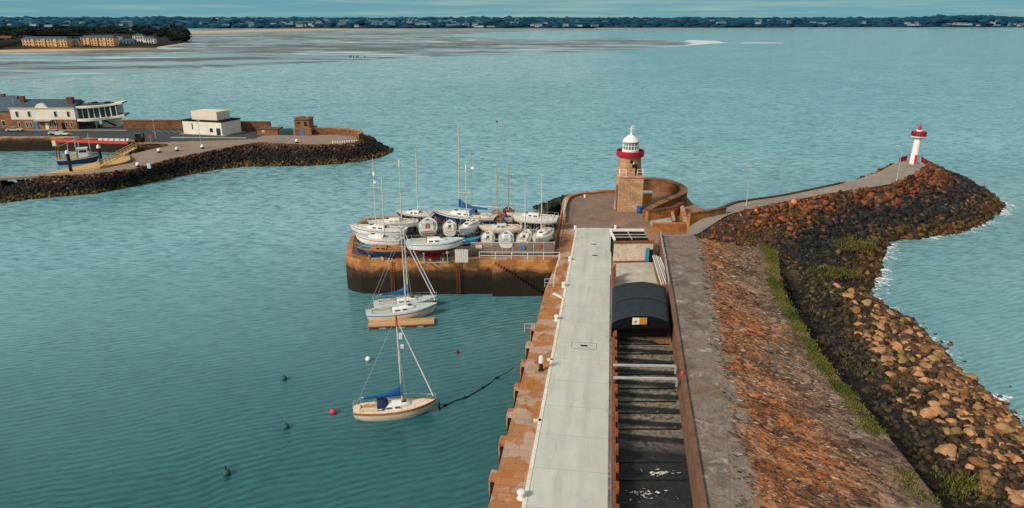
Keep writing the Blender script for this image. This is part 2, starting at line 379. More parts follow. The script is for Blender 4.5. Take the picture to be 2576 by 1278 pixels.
def boulder_mat():
    n = NT('boulder_stone'); v = n.coord('World'); k = n.noise(v, 1.1, 7, .65, .2)
    c = n.ramp(k, [(.3, (.22, .10, .044)), (.5, (.44, .235, .115)), (.7, (.52, .31, .165))])
    oi = n.n.new('ShaderNodeObjectInfo')
    c = n.mix(1.0, c, n.ramp(oi.outputs['Random'], [(0, (.45, .38, .32)), (.3, (.85, .82, .78)), (.7, (1.05, 1, .95)), (1, (1.2, 1.12, 1.02))]), 'MULTIPLY')
    g = n.ramp(n.math('ADD', n.noise(v, .35, 4), n.math('MULTIPLY', oi.outputs['Random'], .12)), [(.62, 0.0), (.7, .7)])
    c = n.mix(g, c, (.15, .15, .03))
    c = n.mix(n.maprange(n.z(), -5.0, -5.35), c, (.025, .02, .015))
    return n.fin(c, .85, n.bump(n.noise(v, 5, 7, .7), .8, .1), .25)
M['boulder'] = boulder_mat()
def attr_mat(name, stops, rough=.9, scale=2):
    n = NT(name); a = n.n.new('ShaderNodeAttribute'); a.attribute_name = 'rnd'
    c = n.ramp(a.outputs['Fac'], stops); v = n.coord('World'); k = n.noise(v, scale, 5, .65)
    c = n.mix(.6, c, n.ramp(k, [(.3, (.5, .5, .5)), (.7, (1.25, 1.25, 1.25))]), 'MULTIPLY')
    return n.fin(c, rough, n.bump(k, .4, .05), .15)
M['chips'] = attr_mat('berm_stones', [(0, (.03, .026, .022)), (.35, (.12, .085, .065)), (.6, (.26, .115, .05)), (.85, (.30, .19, .13)), (1, (.46, .37, .29))])
M['grass'] = attr_mat('grass_blades', [(0, (.04, .05, .014)), (.45, (.10, .125, .026)), (.75, (.20, .19, .045)), (1, (.32, .19, .09))])
M['moss'] = attr_mat('weed_green', [(0, (.035, .045, .010)), (.6, (.09, .105, .018)), (1, (.19, .165, .038))])
M['leaf'] = attr_mat('dark_foliage', [(0, (.008, .014, .012)), (.5, (.018, .03, .024)), (1, (.045, .06, .04))])
M['farleaf'] = attr_mat('far_foliage_haze', [(0, (.003, .034, .070)), (.5, (.006, .052, .098)), (1, (.016, .095, .150))])  # blue of the distance haze is put into the foliage colour
M['trunk'] = plain('tree_trunk', (.05, .035, .025), .9)

def sea_mat():
    n = NT('sea_water'); v = n.coord('World')
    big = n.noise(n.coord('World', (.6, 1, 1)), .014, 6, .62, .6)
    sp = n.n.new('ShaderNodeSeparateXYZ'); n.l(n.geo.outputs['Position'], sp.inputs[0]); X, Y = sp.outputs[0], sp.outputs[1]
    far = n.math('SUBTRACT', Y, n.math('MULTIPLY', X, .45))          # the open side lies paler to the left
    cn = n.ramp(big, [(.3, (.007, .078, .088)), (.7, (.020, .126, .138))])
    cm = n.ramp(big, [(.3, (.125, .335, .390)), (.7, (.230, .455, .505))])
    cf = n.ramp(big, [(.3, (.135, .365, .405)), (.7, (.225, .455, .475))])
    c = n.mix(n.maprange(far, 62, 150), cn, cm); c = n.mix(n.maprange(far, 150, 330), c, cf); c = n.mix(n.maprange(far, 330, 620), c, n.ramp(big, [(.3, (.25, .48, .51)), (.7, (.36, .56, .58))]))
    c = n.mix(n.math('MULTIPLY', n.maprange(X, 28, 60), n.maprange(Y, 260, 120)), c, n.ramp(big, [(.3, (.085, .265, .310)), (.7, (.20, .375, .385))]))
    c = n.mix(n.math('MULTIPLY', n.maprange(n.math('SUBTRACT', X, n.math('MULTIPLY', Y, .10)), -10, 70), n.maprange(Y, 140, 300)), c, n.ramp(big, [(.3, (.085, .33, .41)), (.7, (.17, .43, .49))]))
    # weed and stones under the shallows by the beach
    sh = n.math('SUBTRACT', n.math('MULTIPLY', Y, -.93), n.math('MULTIPLY', X, .37))
    # ripples: short crests near, groups of chop farther off
    wt = n.n.new('ShaderNodeTexWave'); wt.bands_direction = 'Y'; n.l(n.aniso(1, 1, .36), wt.inputs['Vector'])
    for q_, x_ in (('Scale', .36), ('Distortion', 15.0), ('Detail', 3.0), ('Detail Scale', .26), ('Detail Roughness', .5)): wt.inputs[q_].default_value = x_
    w0 = n.math('ADD', n.math('MULTIPLY', wt.outputs['Fac'], .28), n.math('MULTIPLY', n.noise(n.aniso(4.0, 1, .36), 2.4, 3, .55, .4), .72))
    w1 = n.noise(n.aniso(3.2, 1, .08), 1.5, 2, .5, .6)
    w2 = n.noise(n.aniso(1.9, 1, -.10), .62, 4, .6, .5)
    w3 = n.noise(n.aniso(1.5, 1, .15), .15, 6, .74, .4)
    w4 = n.noise(n.aniso(1.2, 1, .1), .028, 6, .75, .3)
    gust = n.ramp(n.noise(n.aniso(1.5, 1, .3), .035, 4, .6, .6), [(.36, .3), (.6, 1.0)])
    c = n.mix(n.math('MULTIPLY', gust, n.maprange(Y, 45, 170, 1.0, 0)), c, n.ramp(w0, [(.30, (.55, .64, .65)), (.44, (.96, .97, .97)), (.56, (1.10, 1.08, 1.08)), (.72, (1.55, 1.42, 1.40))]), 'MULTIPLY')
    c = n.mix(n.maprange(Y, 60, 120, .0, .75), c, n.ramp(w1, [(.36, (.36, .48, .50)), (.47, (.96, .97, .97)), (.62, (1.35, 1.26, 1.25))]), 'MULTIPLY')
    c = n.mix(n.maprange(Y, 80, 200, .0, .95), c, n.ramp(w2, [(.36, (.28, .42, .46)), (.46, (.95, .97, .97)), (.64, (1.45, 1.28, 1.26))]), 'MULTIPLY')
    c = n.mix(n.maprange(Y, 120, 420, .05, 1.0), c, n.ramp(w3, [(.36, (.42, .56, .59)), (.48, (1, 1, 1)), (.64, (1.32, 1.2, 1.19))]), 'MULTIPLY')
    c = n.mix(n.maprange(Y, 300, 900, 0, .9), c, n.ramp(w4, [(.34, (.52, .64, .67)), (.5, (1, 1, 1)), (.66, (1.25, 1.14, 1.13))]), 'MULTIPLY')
    nb = n.bump(w0, .7, .12); nb = n.bump(w1, .3, .15, nb); nb = n.bump(w2, .12, .4, nb)
    n.b.inputs['IOR'].default_value = 1.55
    return n.fin(c, .10, nb, .5)
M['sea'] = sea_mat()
def flats_mat():
    n = NT('tidal_sand'); v = n.coord('World', (.5, 1, 1))
    k = n.noise(v, .011, 4, .5, 1.6)
    c = n.ramp(k, [(.30, (.085, .09, .095)), (.40, (.13, .145, .15)), (.45, (.22, .31, .34)), (.49, (.14, .16, .17)), (.55, (.085, .088, .09)), (.60, (.16, .18, .185)), (.66, (.26, .36, .39)), (.74, (.14, .135, .125))])
    c = n.mix(n.ramp(n.noise(n.coord('World', (.4, 1, 1)), .0075, 4, .5, 1.5), [(.50, 0.0), (.56, .9)]), c, (.23, .38, .42))
    c = n.mix(n.ramp(n.noise(n.coord('World', (.35, 1, 1)), .016, 4, .55, 1.6), [(.585, 0.0), (.63, .95)]), c, (.50, .63, .66))
    c = n.mix(n.ramp(n.noise(n.coord('World', (.3, 1, 1)), .013, 4, .55, 1.6), [(.55, 0.0), (.60, .85)]), c, (.085, .078, .075))
    c = n.mix(n.ramp(n.noise(v, .004, 4, .6, .5), [(.56, 0.0), (.74, .45)]), c, (.22, .19, .155))
    return n.fin(c, .55, None, .25)
M['flats'] = flats_mat()
M['beach'] = plain('beach_sand', (.50, .37, .235), .9, .15, .02, .2, kind='World')
M['farbeach'] = plain('far_beach', (.30, .27, .22), .9, .2, .01, .2, kind='World')
M['farland'] = plain('far_land_haze', (.006, .05, .095), .95, .5, .006, .1, kind='World')  # land tinted blue: aerial haze put into its base colour
M['headland'] = plain('headland_ground', (.020, .022, .018), .95, .4, .05, .1, kind='World')
def foam_mat():
    n = NT('sea_foam'); v = n.coord('World', (1, .7, 1), (0, 0, .3)); k = n.noise(v, 1.1, 9, .74, 1.2)
    a = n.n.new('ShaderNodeAttribute'); a.attribute_name = 'rnd'
    f = n.ramp(n.math('ADD', k, n.math('MULTIPLY', n.math('SUBTRACT', a.outputs['Fac'], .5), .5)), [(.60, 0.0), (.68, 1.0)])
    t = n.n.new('ShaderNodeBsdfTransparent'); m = n.n.new('ShaderNodeMixShader')
    n.l(f, m.inputs[0]); n.l(t.outputs[0], m.inputs[1]); n.l(n.b.outputs[0], m.inputs[2]); n.l(m.outputs[0], n.out.inputs[0])
    return n.fin((.78, .82, .84), .7, None, .2)
M['foam'] = foam_mat()

# ------------------------------------------------------------------ numpy rock / scatter helpers
def ico(sub):
    bm = bmesh.new(); bmesh.ops.create_icosphere(bm, subdivisions=sub, radius=1)
    v = np.array([p.co[:] for p in bm.verts]); f = np.array([[q.index for q in t.verts] for t in bm.faces]); bm.free(); return v, f
def rock_proto(sub, seed, rough=.35, cuts=5):
    v, f = ico(sub); rs = np.random.RandomState(seed); v = v.copy()
    for _ in range(cuts):                       # flat facets like broken stone
        d = rs.normal(size=3); d /= np.linalg.norm(d); h = rs.uniform(.55, .85)
        k = v @ d; over = np.clip(k - h, 0, None); v -= np.outer(over * .85, d)
    for i, p in enumerate(v):
        q = Vector(p) * 1.5 + Vector((seed * 7.1, 0, 0)); v[i] *= 1 + rough * noise.noise(q) * .7
    return v, f
def rotm(rs):
    a, b, c = rs.uniform(0, 2 * PI), rs.uniform(-.5, .5), rs.uniform(-.5, .5)
    ca, sa, cb, sb, cc, sc = math.cos(a), math.sin(a), math.cos(b), math.sin(b), math.cos(c), math.sin(c)
    return np.array([[ca, -sa, 0], [sa, ca, 0], [0, 0, 1]]) @ np.array([[cb, 0, sb], [0, 1, 0], [-sb, 0, cb]]) @ np.array([[1, 0, 0], [0, cc, -sc], [0, sc, cc]])
def np_mesh(name, mat, V, Fc, rnd=None, smooth=False):
    me = bpy.data.meshes.new(name); me.vertices.add(len(V)); me.vertices.foreach_set('co', np.asarray(V, dtype=np.float32).ravel())
    k = Fc.shape[1]; nf = len(Fc); me.loops.add(nf * k); me.loops.foreach_set('vertex_index', Fc.astype(np.int32).ravel())
    me.polygons.add(nf); me.polygons.foreach_set('loop_start', np.arange(0, nf * k, k, dtype=np.int32))
    try: me.polygons.foreach_set('loop_total', np.full(nf, k, dtype=np.int32))
    except Exception: pass
    if rnd is not None:
        at = me.attributes.new('rnd', 'FLOAT', 'POINT'); at.data.foreach_set('value', np.asarray(rnd, dtype=np.float32))
    me.update(calc_edges=True); me.validate()
    if smooth: me.polygons.foreach_set('use_smooth', [True] * len(me.polygons))
    me.materials.append(mat); o = bpy.data.objects.new(name, me); C.objects.link(o); return o
def rock_field(name, mat, spots, sub=1, seed=1, flat=.7, smooth=False, aim=None):
    """spots: (x, y, z, size) -> one mesh of rocks"""
    rs = np.random.RandomState(seed); pr = [rock_proto(sub, 11 + k) for k in range(8)]
    V, Fs, R, o = [], [], [], 0
    for (x, y, z, s) in spots:
        v, f = pr[rs.randint(8)]; sc = s * rs.uniform(.75, 1.25, 3) * np.array([1, 1, flat])
        if aim is None: Rm = rotm(rs)
        else:
            a = aim + rs.normal(0, .25); Rm = np.array([[math.cos(a), -math.sin(a), 0], [math.sin(a), math.cos(a), 0], [0, 0, 1]]); sc = sc * np.array([2.1, .8, 1])
        w = (v * sc) @ Rm.T + np.array([x, y, z]); V.append(w); Fs.append(f + o); o += len(v); R.append(np.full(len(v), rs.rand()))
    return np_mesh(name, mat, np.concatenate(V), np.concatenate(Fs), np.concatenate(R), smooth)
def fbm(x, y, s, o=4):
    return sum(noise.noise(Vector((x * s * 2**k, y * s * 2**k, 3.7 * k))) / 2**k for k in range(o))
def densify(pts, n):
    out = []
    for a, b in zip(pts[:-1], pts[1:]):
        for k in range(n): out.append(a.lerp(b, k / n))
    out.append(pts[-1]); return out

# ------------------------------------------------------------------ sea, flats, far land
def sheet(name, mat, poly, z):
    return MB().add([(p[0], p[1], z) for p in poly], [tuple(range(len(poly)))]).build(name, mat)
R_ = 30000
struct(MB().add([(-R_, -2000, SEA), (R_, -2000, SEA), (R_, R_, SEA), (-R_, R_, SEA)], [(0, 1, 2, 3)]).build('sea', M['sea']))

def ragged(pix, z, amp, n=8, seed=0):
    pts = [P(x, y, z) for x, y in pix]; out = []
    for i in range(len(pts)):
        a, b = pts[i], pts[(i + 1) % len(pts)]
        L = (b - a).length; nn = (b - a).cross(Vector((0, 0, 1))).normalized()
        for k in range(n):
            t = k / n; p = a.lerp(b, t)
            w = min(1, 4 * t * (1 - t) + .15)
            out.append(p + nn * amp * L * w * noise.noise(Vector((p.x * .01 + seed, p.y * .01, i))))
    return out
fl = ragged([(-250, 268), (0, 202), (150, 194), (330, 186), (420, 178), (620, 165), (830, 156), (1000, 146), (1180, 139), (1400, 133), (1600, 124), (1732, 112), (1690, 100), (1560, 97), (1380, 100), (1100, 92), (1250, 80), (1500, 76), (1400, 71), (480, 71), (470, 84), (380, 124), (-250, 142)], SEA + .06, .08, 10)
struct(sheet('tidal_flat', M['flats'], fl, SEA + .06))
bch = ragged([(-250, 150), (0, 133), (200, 128), (395, 122), (470, 110), (480, 84), (800, 77), (1100, 76), (800, 73), (480, 78), (440, 100), (380, 116), (0, 120), (-250, 128)], SEA + .2, .02, 6, 3)
struct(sheet('beach', M['beach'], bch, SEA + .2))
fb = [P(x, y, SEA + .3) for x, y in [(700, 73.5), (1500, 73.5), (2000, 71.5), (2600, 69.8), (3200, 69.5), (3200, 67), (700, 69)]]
struct(sheet('far_shore', M['farbeach'], fb, SEA + .3))
# spit foam
sf = [P(x, y, SEA + .08) for x, y in [(1640, 121), (1740, 114), (1790, 110), (1830, 108), (1800, 103), (1740, 101), (1720, 104), (1745, 109), (1720, 114)]]
spf = sheet('breaking_wave', M['foam'], sf, SEA + .08); at = spf.data.attributes.new('rnd', 'FLOAT', 'POINT'); at.data.foreach_set('value', [.85] * len(sf)); stuff(spf)
sf2 = [P(x, y, SEA + .08) for x, y in [(1860, 109.5), (1960, 109), (1975, 107.5), (1930, 106), (1870, 106.5)]]
spf = sheet('breaking_wave', M['foam'], sf2, SEA + .08); at = spf.data.attributes.new('rnd', 'FLOAT', 'POINT'); at.data.foreach_set('value', [.78] * len(sf2)); stuff(spf)

# far land: terrain rising behind the shore
rows = []
xs = list(range(-400, 3100, 25))
for j, yy in enumerate([73.2, 71.0, 66, 60, 56, 53]):
    r = []
    for x in xs:
        sh = 72.0 if x < 1500 else 70.5 if x < 2000 else 69.3
        base = P(x, sh + (-1.2) * 0, SEA)
        dist = [0, 40, 500, 1400, 2600, 4200][j]
        d = Vector((base.x, base.y, 0)).normalized()
        p = base + d * dist
        zt = [SEA - .5, SEA + 2, SEA + 10, SEA + 22, SEA + 34, SEA + 46][j]
        if j >= 3: zt += 10 * fbm(p.x, p.y, .0005, 3)
        if j == 3 and x > 2280: zt += 22 * math.exp(-((x - 2420) / 110) ** 2)
        p.z = zt; r.append(p)
    rows.append(r)
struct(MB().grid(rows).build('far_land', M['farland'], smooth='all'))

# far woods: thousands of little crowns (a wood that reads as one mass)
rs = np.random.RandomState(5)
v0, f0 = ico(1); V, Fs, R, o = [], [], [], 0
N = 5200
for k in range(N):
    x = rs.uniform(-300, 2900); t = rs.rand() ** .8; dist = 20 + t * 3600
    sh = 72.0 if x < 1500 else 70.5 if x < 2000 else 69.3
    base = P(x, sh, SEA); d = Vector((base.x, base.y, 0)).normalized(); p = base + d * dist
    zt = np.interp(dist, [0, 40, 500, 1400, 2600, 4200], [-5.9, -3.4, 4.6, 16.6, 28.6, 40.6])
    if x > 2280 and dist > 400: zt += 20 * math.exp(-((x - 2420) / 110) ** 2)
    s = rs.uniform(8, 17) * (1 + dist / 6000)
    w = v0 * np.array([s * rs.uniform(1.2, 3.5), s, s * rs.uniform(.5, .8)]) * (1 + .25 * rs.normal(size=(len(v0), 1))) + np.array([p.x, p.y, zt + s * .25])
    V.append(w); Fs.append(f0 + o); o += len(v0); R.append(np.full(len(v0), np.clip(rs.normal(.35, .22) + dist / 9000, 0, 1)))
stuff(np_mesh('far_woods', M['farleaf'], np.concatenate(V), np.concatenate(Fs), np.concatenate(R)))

# far town houses
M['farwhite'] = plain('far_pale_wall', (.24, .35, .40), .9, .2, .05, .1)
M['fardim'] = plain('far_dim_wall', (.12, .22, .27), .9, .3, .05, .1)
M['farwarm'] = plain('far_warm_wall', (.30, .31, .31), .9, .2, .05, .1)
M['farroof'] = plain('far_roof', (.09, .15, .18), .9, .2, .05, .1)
def far_house(kind):
    h = thing('far_building', 'x', 'building')
    w, d, ht = {'long': (40, 14, 7), 'mid': (20, 12, 8), 'tall': (16, 12, 15)}[kind]
    MB().box((0, 0, ht / 2), (w, d, ht)).build('wall', M[{'long': 'farwhite', 'mid': 'farwarm', 'tall': 'fardim'}[kind]], h)
    MB().add([(-w/2-.5, -d/2-.5, ht), (w/2+.5, -d/2-.5, ht), (w/2+.5, d/2+.5, ht), (-w/2-.5, d/2+.5, ht), (-w/2, 0, ht + 3.5), (w/2, 0, ht + 3.5)],
             [(0,1,5,4), (2,3,4,5), (1,2,5), (3,0,4), (3,2,1,0)]).build('roof', M['farroof'], h)
    return h
protos = {k: far_house(k) for k in ('long', 'mid', 'tall')}
clusters = [('town by the tidal flat', 560, 1300, 30, 2200, 120, 'small pale building in the distant town behind the tidal flat'),
            ('houses in the far left woods', 0, 560, 20, 2600, 34, 'small pale house among the distant woods above the left headland'),
            ('houses on the far middle shore', 1300, 2050, 30, 1500, 20, 'small pale building on the distant shore across the open bay'),
            ('buildings on the far right point', 2050, 2590, 15, 700, 28, 'small pale building along the distant shore at the far right of the bay')]
used = set()
for grp, x0, x1, d0, d1, cnt, lab in clusters:
    for k in range(cnt):
        if grp.startswith('buildings on') and k % 2: x = rs.uniform(2230, 2590)
        elif grp.startswith('town') and k % 3: x = np.clip(rs.normal(960, 170), 500, 1350)
        else: x = rs.uniform(x0, x1)
        sh = 72.0 if x < 1500 else 70.5 if x < 2000 else 69.3
        base = P(x, sh, SEA); d = Vector((base.x, base.y, 0)).normalized(); dist = d0 + rs.rand() ** 1.5 * d1; p = base + d * dist
        zt = np.interp(dist, [0, 40, 500, 1400, 2600, 4200], [-5.9, -3.4, 4.6, 16.6, 28.6, 40.6])
        kd = ('long', 'mid', 'tall')[rs.choice(3, p=[.35, .45, .2])]
        q = protos[kd]; s = rs.uniform(.6, 1.25)
        if kd in used: q = dup(q, (0, 0, 0))
        used.add(kd)
        q.location = (p.x, p.y, zt + rs.uniform(2, 9)); q.rotation_euler = (0, 0, rs.uniform(-.5, .5)); q.scale = (s * 1.3, s, s)
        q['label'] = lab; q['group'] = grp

# near headland at left
hp = [(-250, 150), (-100, 136), (0, 126), (200, 122), (395, 119), (470, 108), (474, 92), (380, 88), (-250, 84)]
hb = [P(x, y, SEA) for x, y in hp]
cen = sum(hb, Vector()) / len(hb)
rings = []
for t, zz in ((1, SEA - .3), (.985, SEA + 1.2), (.8, SEA + 4), (.5, SEA + 9), (.2, SEA + 11)):
    rings.append([Vector((cen.x + (p.x - cen.x) * t, cen.y + (p.y - cen.y) * t, zz)) for p in densify(hb + [hb[0]], 5)[:-1]])
struct(MB().grid(rings, True).build('headland', M['headland'], smooth='all'))
def leaf_tree(seed, r, hgt):
    t = thing('headland_tree', 'dark bushy tree on the wooded headland at left', 'tree', group='trees on the wooded headland')
    rs2 = np.random.RandomState(seed)
    MB().tube((0, 0, -1), (0, 0, hgt * .55), r * .09, r * .05, 6).build('trunk', M['trunk'], t)
    V, Fs, Rr, o = [], [], [], 0
    cl = [(rs2.normal(0, .42, 3) * np.array([r, r, hgt * .42]) + np.array([0, 0, hgt * .40]), rs2.uniform(.35, .6) * r) for _ in range(11)]
    for c, cr in cl:
        tone = rs2.rand()
        for _ in range(70):
            d = rs2.normal(size=3); d /= np.linalg.norm(d); q = c + d * cr * rs2.uniform(.75, 1.1)
            a, b = rs2.normal(size=3), rs2.normal(size=3); s = .16 * r
            V.append(np.array([q + a * s * .6, q + b * s * .6, q - (a + b) * s * .4])); Fs.append(np.array([[o, o + 1, o + 2]])); o += 3
            Rr.append(np.full(3, np.clip(tone * .5 + (q[2] / hgt) * .4 + rs2.normal(0, .1), 0, 1)))
    cr = np_mesh('crown', M['leaf'], np.concatenate(V), np.concatenate(Fs), np.concatenate(Rr)); cr.parent = t
    return t
tp = [leaf_tree(40 + k, 6 + k, 9 + k * 1.2) for k in range(4)]
cnt = 0
for k in range(420):
    x = rs.uniform(-60, 470); yy = rs.uniform(84, 119) if k % 3 else rs.uniform(78, 97)
    if x > 52 and x < 400 and yy > 99 and rs.rand() < .96: continue
    if x > 400 and yy > 109: continue
    cnt += 1
    if cnt > 290: break
    p = P(x, yy, SEA); z = SEA + np.interp(yy, [84, 100, 119], [7, 5, 1.0])
    src = tp[k % 4]; s = rs.uniform(.75, 1.25)
    q = src if k < 4 and not src.get('u') else dup(src, (0, 0, 0)); src['u'] = 1
    q.location = (p.x, p.y, z); q.rotation_euler = (0, 0, rs.uniform(0, 6.28)); q.scale = (s * 1.2, s * 1.2, s)
for t in bpy.data.objects:
    if 'u' in t: del t['u']
# headland buildings
def block(name, lab, x0, x1, yb, yt, mat, roofm, d=14, nwin=10, storeys=3, gable=True):
    a, b = P(x0, yb, SEA + 2), P(x1, yb, SEA + 2); w = (b - a).length; ht = z_at(a, yt) - (SEA + 2)
    rz = math.atan2(b.y - a.y, b.x - a.x); t = thing(name, lab, 'building', a.lerp(b, .5), rz)
    MB().box((0, d / 2, ht / 2 - 1), (w, d, ht + 2)).build('wall', M[mat], t)
    if gable: MB().add([(-w/2-.6, -.6, ht), (w/2+.6, -.6, ht), (w/2+.6, d+.6, ht), (-w/2-.6, d+.6, ht), (-w/2+2, d/2, ht+3), (w/2-2, d/2, ht+3)], [(0,1,5,4),(2,3,4,5),(1,2,5),(3,0,4),(3,2,1,0)]).build('roof', M[roofm], t)
    else: MB().box((0, d / 2, ht + .2), (w + .6, d + .6, .4)).build('roof', M[roofm], t)
    for s in range(storeys):
        for k in range(nwin):
            MB().box((-w/2 + (k + .5) * w / nwin, -.03, ht * (s + .5) / storeys), (w / nwin * .42, .1, ht / storeys * .5)).build('window', M['glass'], t)
    for k in range(1, 4): MB().box((-w/2 + k * w / 4, -.5, ht / 2), (w * .05, 1.0, ht)).build('bay', M[mat], t)
    return t
block('apartment_block', 'long peach apartment block standing behind the left beach', 58, 170, 118, 98, 'flatblock', 'slate', nwin=14)
block('apartment_block', 'shorter peach apartment block on the beach right of the long one', 205, 287, 116, 95, 'flatblock', 'slate', nwin=10)
block('beach_house', 'low cream house between the two peach apartment blocks', 172, 200, 117, 104, 'render2', 'slate', 10, 4, 2)
block('white_tower_house', 'narrow tall white house right of the apartment blocks', 292, 303, 113, 92, 'render', 'slate', 10, 2, 3, False)
block('beach_house', 'low grey house beside the narrow white tower house', 304, 338, 113, 103, 'fardim', 'slate', 10, 5, 1)
block('beach_house', 'white gabled house at the right end of the headland row', 336, 362, 110, 91, 'render', 'slate', 10, 4, 2)
block('beach_house', 'white low house just before the dark headland trees', 362, 388, 111, 97, 'render', 'slate', 9, 4, 2)
block('brick_house', 'reddish brown house among trees at the left edge of the headland', -20, 30, 112, 96, 'brick', 'brick', 12, 4, 2)
block('beach_house', 'small white house high among the dark headland trees', 225, 240, 96, 89, 'render', 'slate', 9, 2, 1)
MB().bar(P(0, 123, SEA + 1), P(395, 120, SEA + 1), .8, 2.5).build('beach_wall', M['wallstone'])
tag(bpy.context.scene.objects['beach_wall'], 'low brown wall running along the top of the left beach', 'wall')

# ================================================================== EAST PIER
def XY(pts, z=0.0): return [P(x, y, z) for x, y in pts]
PZ = 2.8                                  # promenade height
EDGE = [(1212, 1345), (1228, 1278), (1372, 726), (1405, 650)]
# quay body: harbour edge, lighthouse plaza, and everything under the promenade
plaza = [(1405, 650), (1412, 600), (1420, 545), (1424, 510), (1446, 492), (1545, 483), (1640, 478), (1700, 480), (1728, 496), (1745, 515)]
qb = XY(EDGE) + XY(plaza[1:]) + XY([(1800, 540), (1760, 600), (1790, 900), (1850, 1345)])
struct(MB().prism(qb, -8, 0).build('quay', M['quay']))
dk = XY(EDGE[:3]) + XY(plaza) + XY([(1800, 540), (1760, 600), (1700, 900), (1720, 1345)])
struct(MB().add([(p.x, p.y, .004) for p in dk], [tuple(range(len(dk) - 1, -1, -1))]).build('quay_deck', M['deckstone']))
# paved edge strip beside the road
es = XY([(1212, 1345), (1228, 1278), (1372, 726), (1405, 650), (1418, 578), (1453, 575), (1430, 700), (1322, 1300), (1310, 1345)])
struct(MB().add([(p.x, p.y, .008) for p in es], [tuple(range(len(es) - 1, -1, -1))]).build('quay_edge_paving', M['coping']))

# road
ra, rb_, rc, rd = P(1310, 1345), P(1533.5, 1345), P(1538, 575), P(1453, 575)
axis = (rc - rb_).normalized(); RZ = math.atan2(axis.y, axis.x) - PI / 2
mid = (ra + rb_) / 2
def loc2(p, o, rz):
    d = p - o; c, s = math.cos(-rz), math.sin(-rz); return Vector((d.x * c - d.y * s, d.x * s + d.y * c, d.z))
road = MB(); N_ = 24
rr = []
for k in range(N_ + 1):
    t = k / N_; rr.append([loc2(ra.lerp(rd, t), mid, RZ) + Vector((0, 0, .10)), loc2(rb_.lerp(rc, t), mid, RZ) + Vector((0, 0, .10))])
road.grid([[r[1], r[0]] for r in rr])
road.quad(rr[-1][0], rr[-1][1], rr[-1][1] - Vector((0, 0, .2)), rr[-1][0] - Vector((0, 0, .2)))
ro = road.build('pier_road', M['concrete']); ro.location = mid; ro.rotation_euler = (0, 0, RZ); struct(ro)
kb = MB()
for k in range(40):
    a, b = ra.lerp(rd, k / 40), ra.lerp(rd, (k + .97) / 40)
    kb.bar(a + Vector((-.14, 0, .06)), b + Vector((-.14, 0, .06)), .30, .16)
struct(kb.build('kerb', M['kerb']))
# manholes in the road
for x, y, lab in ((1469, 870, 'dark gully grate in a patch of the road nearest the camera'), (1494, 615, 'dark gully grate far up the concrete road near the plaza'), (1497, 643, 'small dark gully grate, second from the far end of the road')):
    p = P(x, y, .1); m = MB().box((0, 0, .012), (.75, .32, .02), RZ)
    for k in range(4): m.box((-.25 + k * .17, 0, .024), (.05, .28, .01), RZ)
    o = m.build('gully_grate', M['dark']); o.location = p; tag(o, lab, 'drain')
pf = MB(); p0 = P(1469, 870, .103)
for sx, sy, w, d in ((0, .75, 2.6, .06), (0, -.75, 2.6, .06), (1.3, 0, .06, 1.5), (-1.3, 0, .06, 1.5)):
    c, s = math.cos(RZ), math.sin(RZ); pf.box((p0.x + sx * c - sy * s, p0.y + sx * s + sy * c, p0.z), (w, d, .012), RZ)
struct(pf.build('road_patch_joint', M['promenade']))

# buttresses on the harbour face
edge_a, edge_b = P(1228, 1278), P(1372, 726)
ed = (edge_b - edge_a).normalized(); en = Vector((-ed.y, ed.x, 0)); EZ = math.atan2(ed.y, ed.x)
def edge_pt(y):
    lo, hi = -8.0, 90.0
    for _ in range(40):
        m = (lo + hi) / 2; p = edge_a + ed * m
        if p.y < P(1288, y).y: lo = m
        else: hi = m
    return edge_a + ed * lo
wh = ['nearest the camera', 'second from the near end', 'third from the near end', 'fourth from the near end', 'fifth from the near end', 'sixth from the near end', 'farthest, beside the ladder hoop']
M['buttress'] = M['quay']
for k, y in enumerate((1185, 1098, 1028, 962, 904, 858, 815)):
    p = edge_pt(y); p.z = -.35; b = thing('quay_buttress', 'stone buttress on the harbour face of the pier, ' + wh[k], 'buttress', p, EZ, 'buttresses along the harbour face')
    MB().box((.0, .32, -3.75), (1.1, .62, 6.9)).build('pillar', M['quay'], b, bevel=.08)
    MB().box((.0, .28, -.14), (1.25, .68, .30)).build('cap', M['coping'], b, bevel=.06)
    MB().box((-.60, .36, -2.6), (.12, .3, 4.6)).build('fender', M['black'], b)
    MB().box((.60, .36, -2.6), (.12, .3, 4.6)).build('fender', M['black'], b)
# ladder hoops at the quay edge
for x, y, lab in ((1332, 838, 'pale ladder hoop standing at the quay edge nearest the camera'), (1381, 722, 'pale ladder hoop at the inner corner of the two quays')):
    p = P(x, y); m = MB(); r = .03
    for s in (-.55, .55):
        a = p + ed * 0 + Vector((s, 0, 0)); m.tube(a, a + Vector((0, 0, 1.15)), .045)
    m.tube(p + Vector((-.55, 0, 1.12)), p + Vector((.55, 0, 1.12)), .045); m.tube(p + Vector((-.55, 0, .6)), p + Vector((.55, 0, .6)), .035)
    tag(m.build('ladder_hoop', M['steel']), lab, 'ladder')

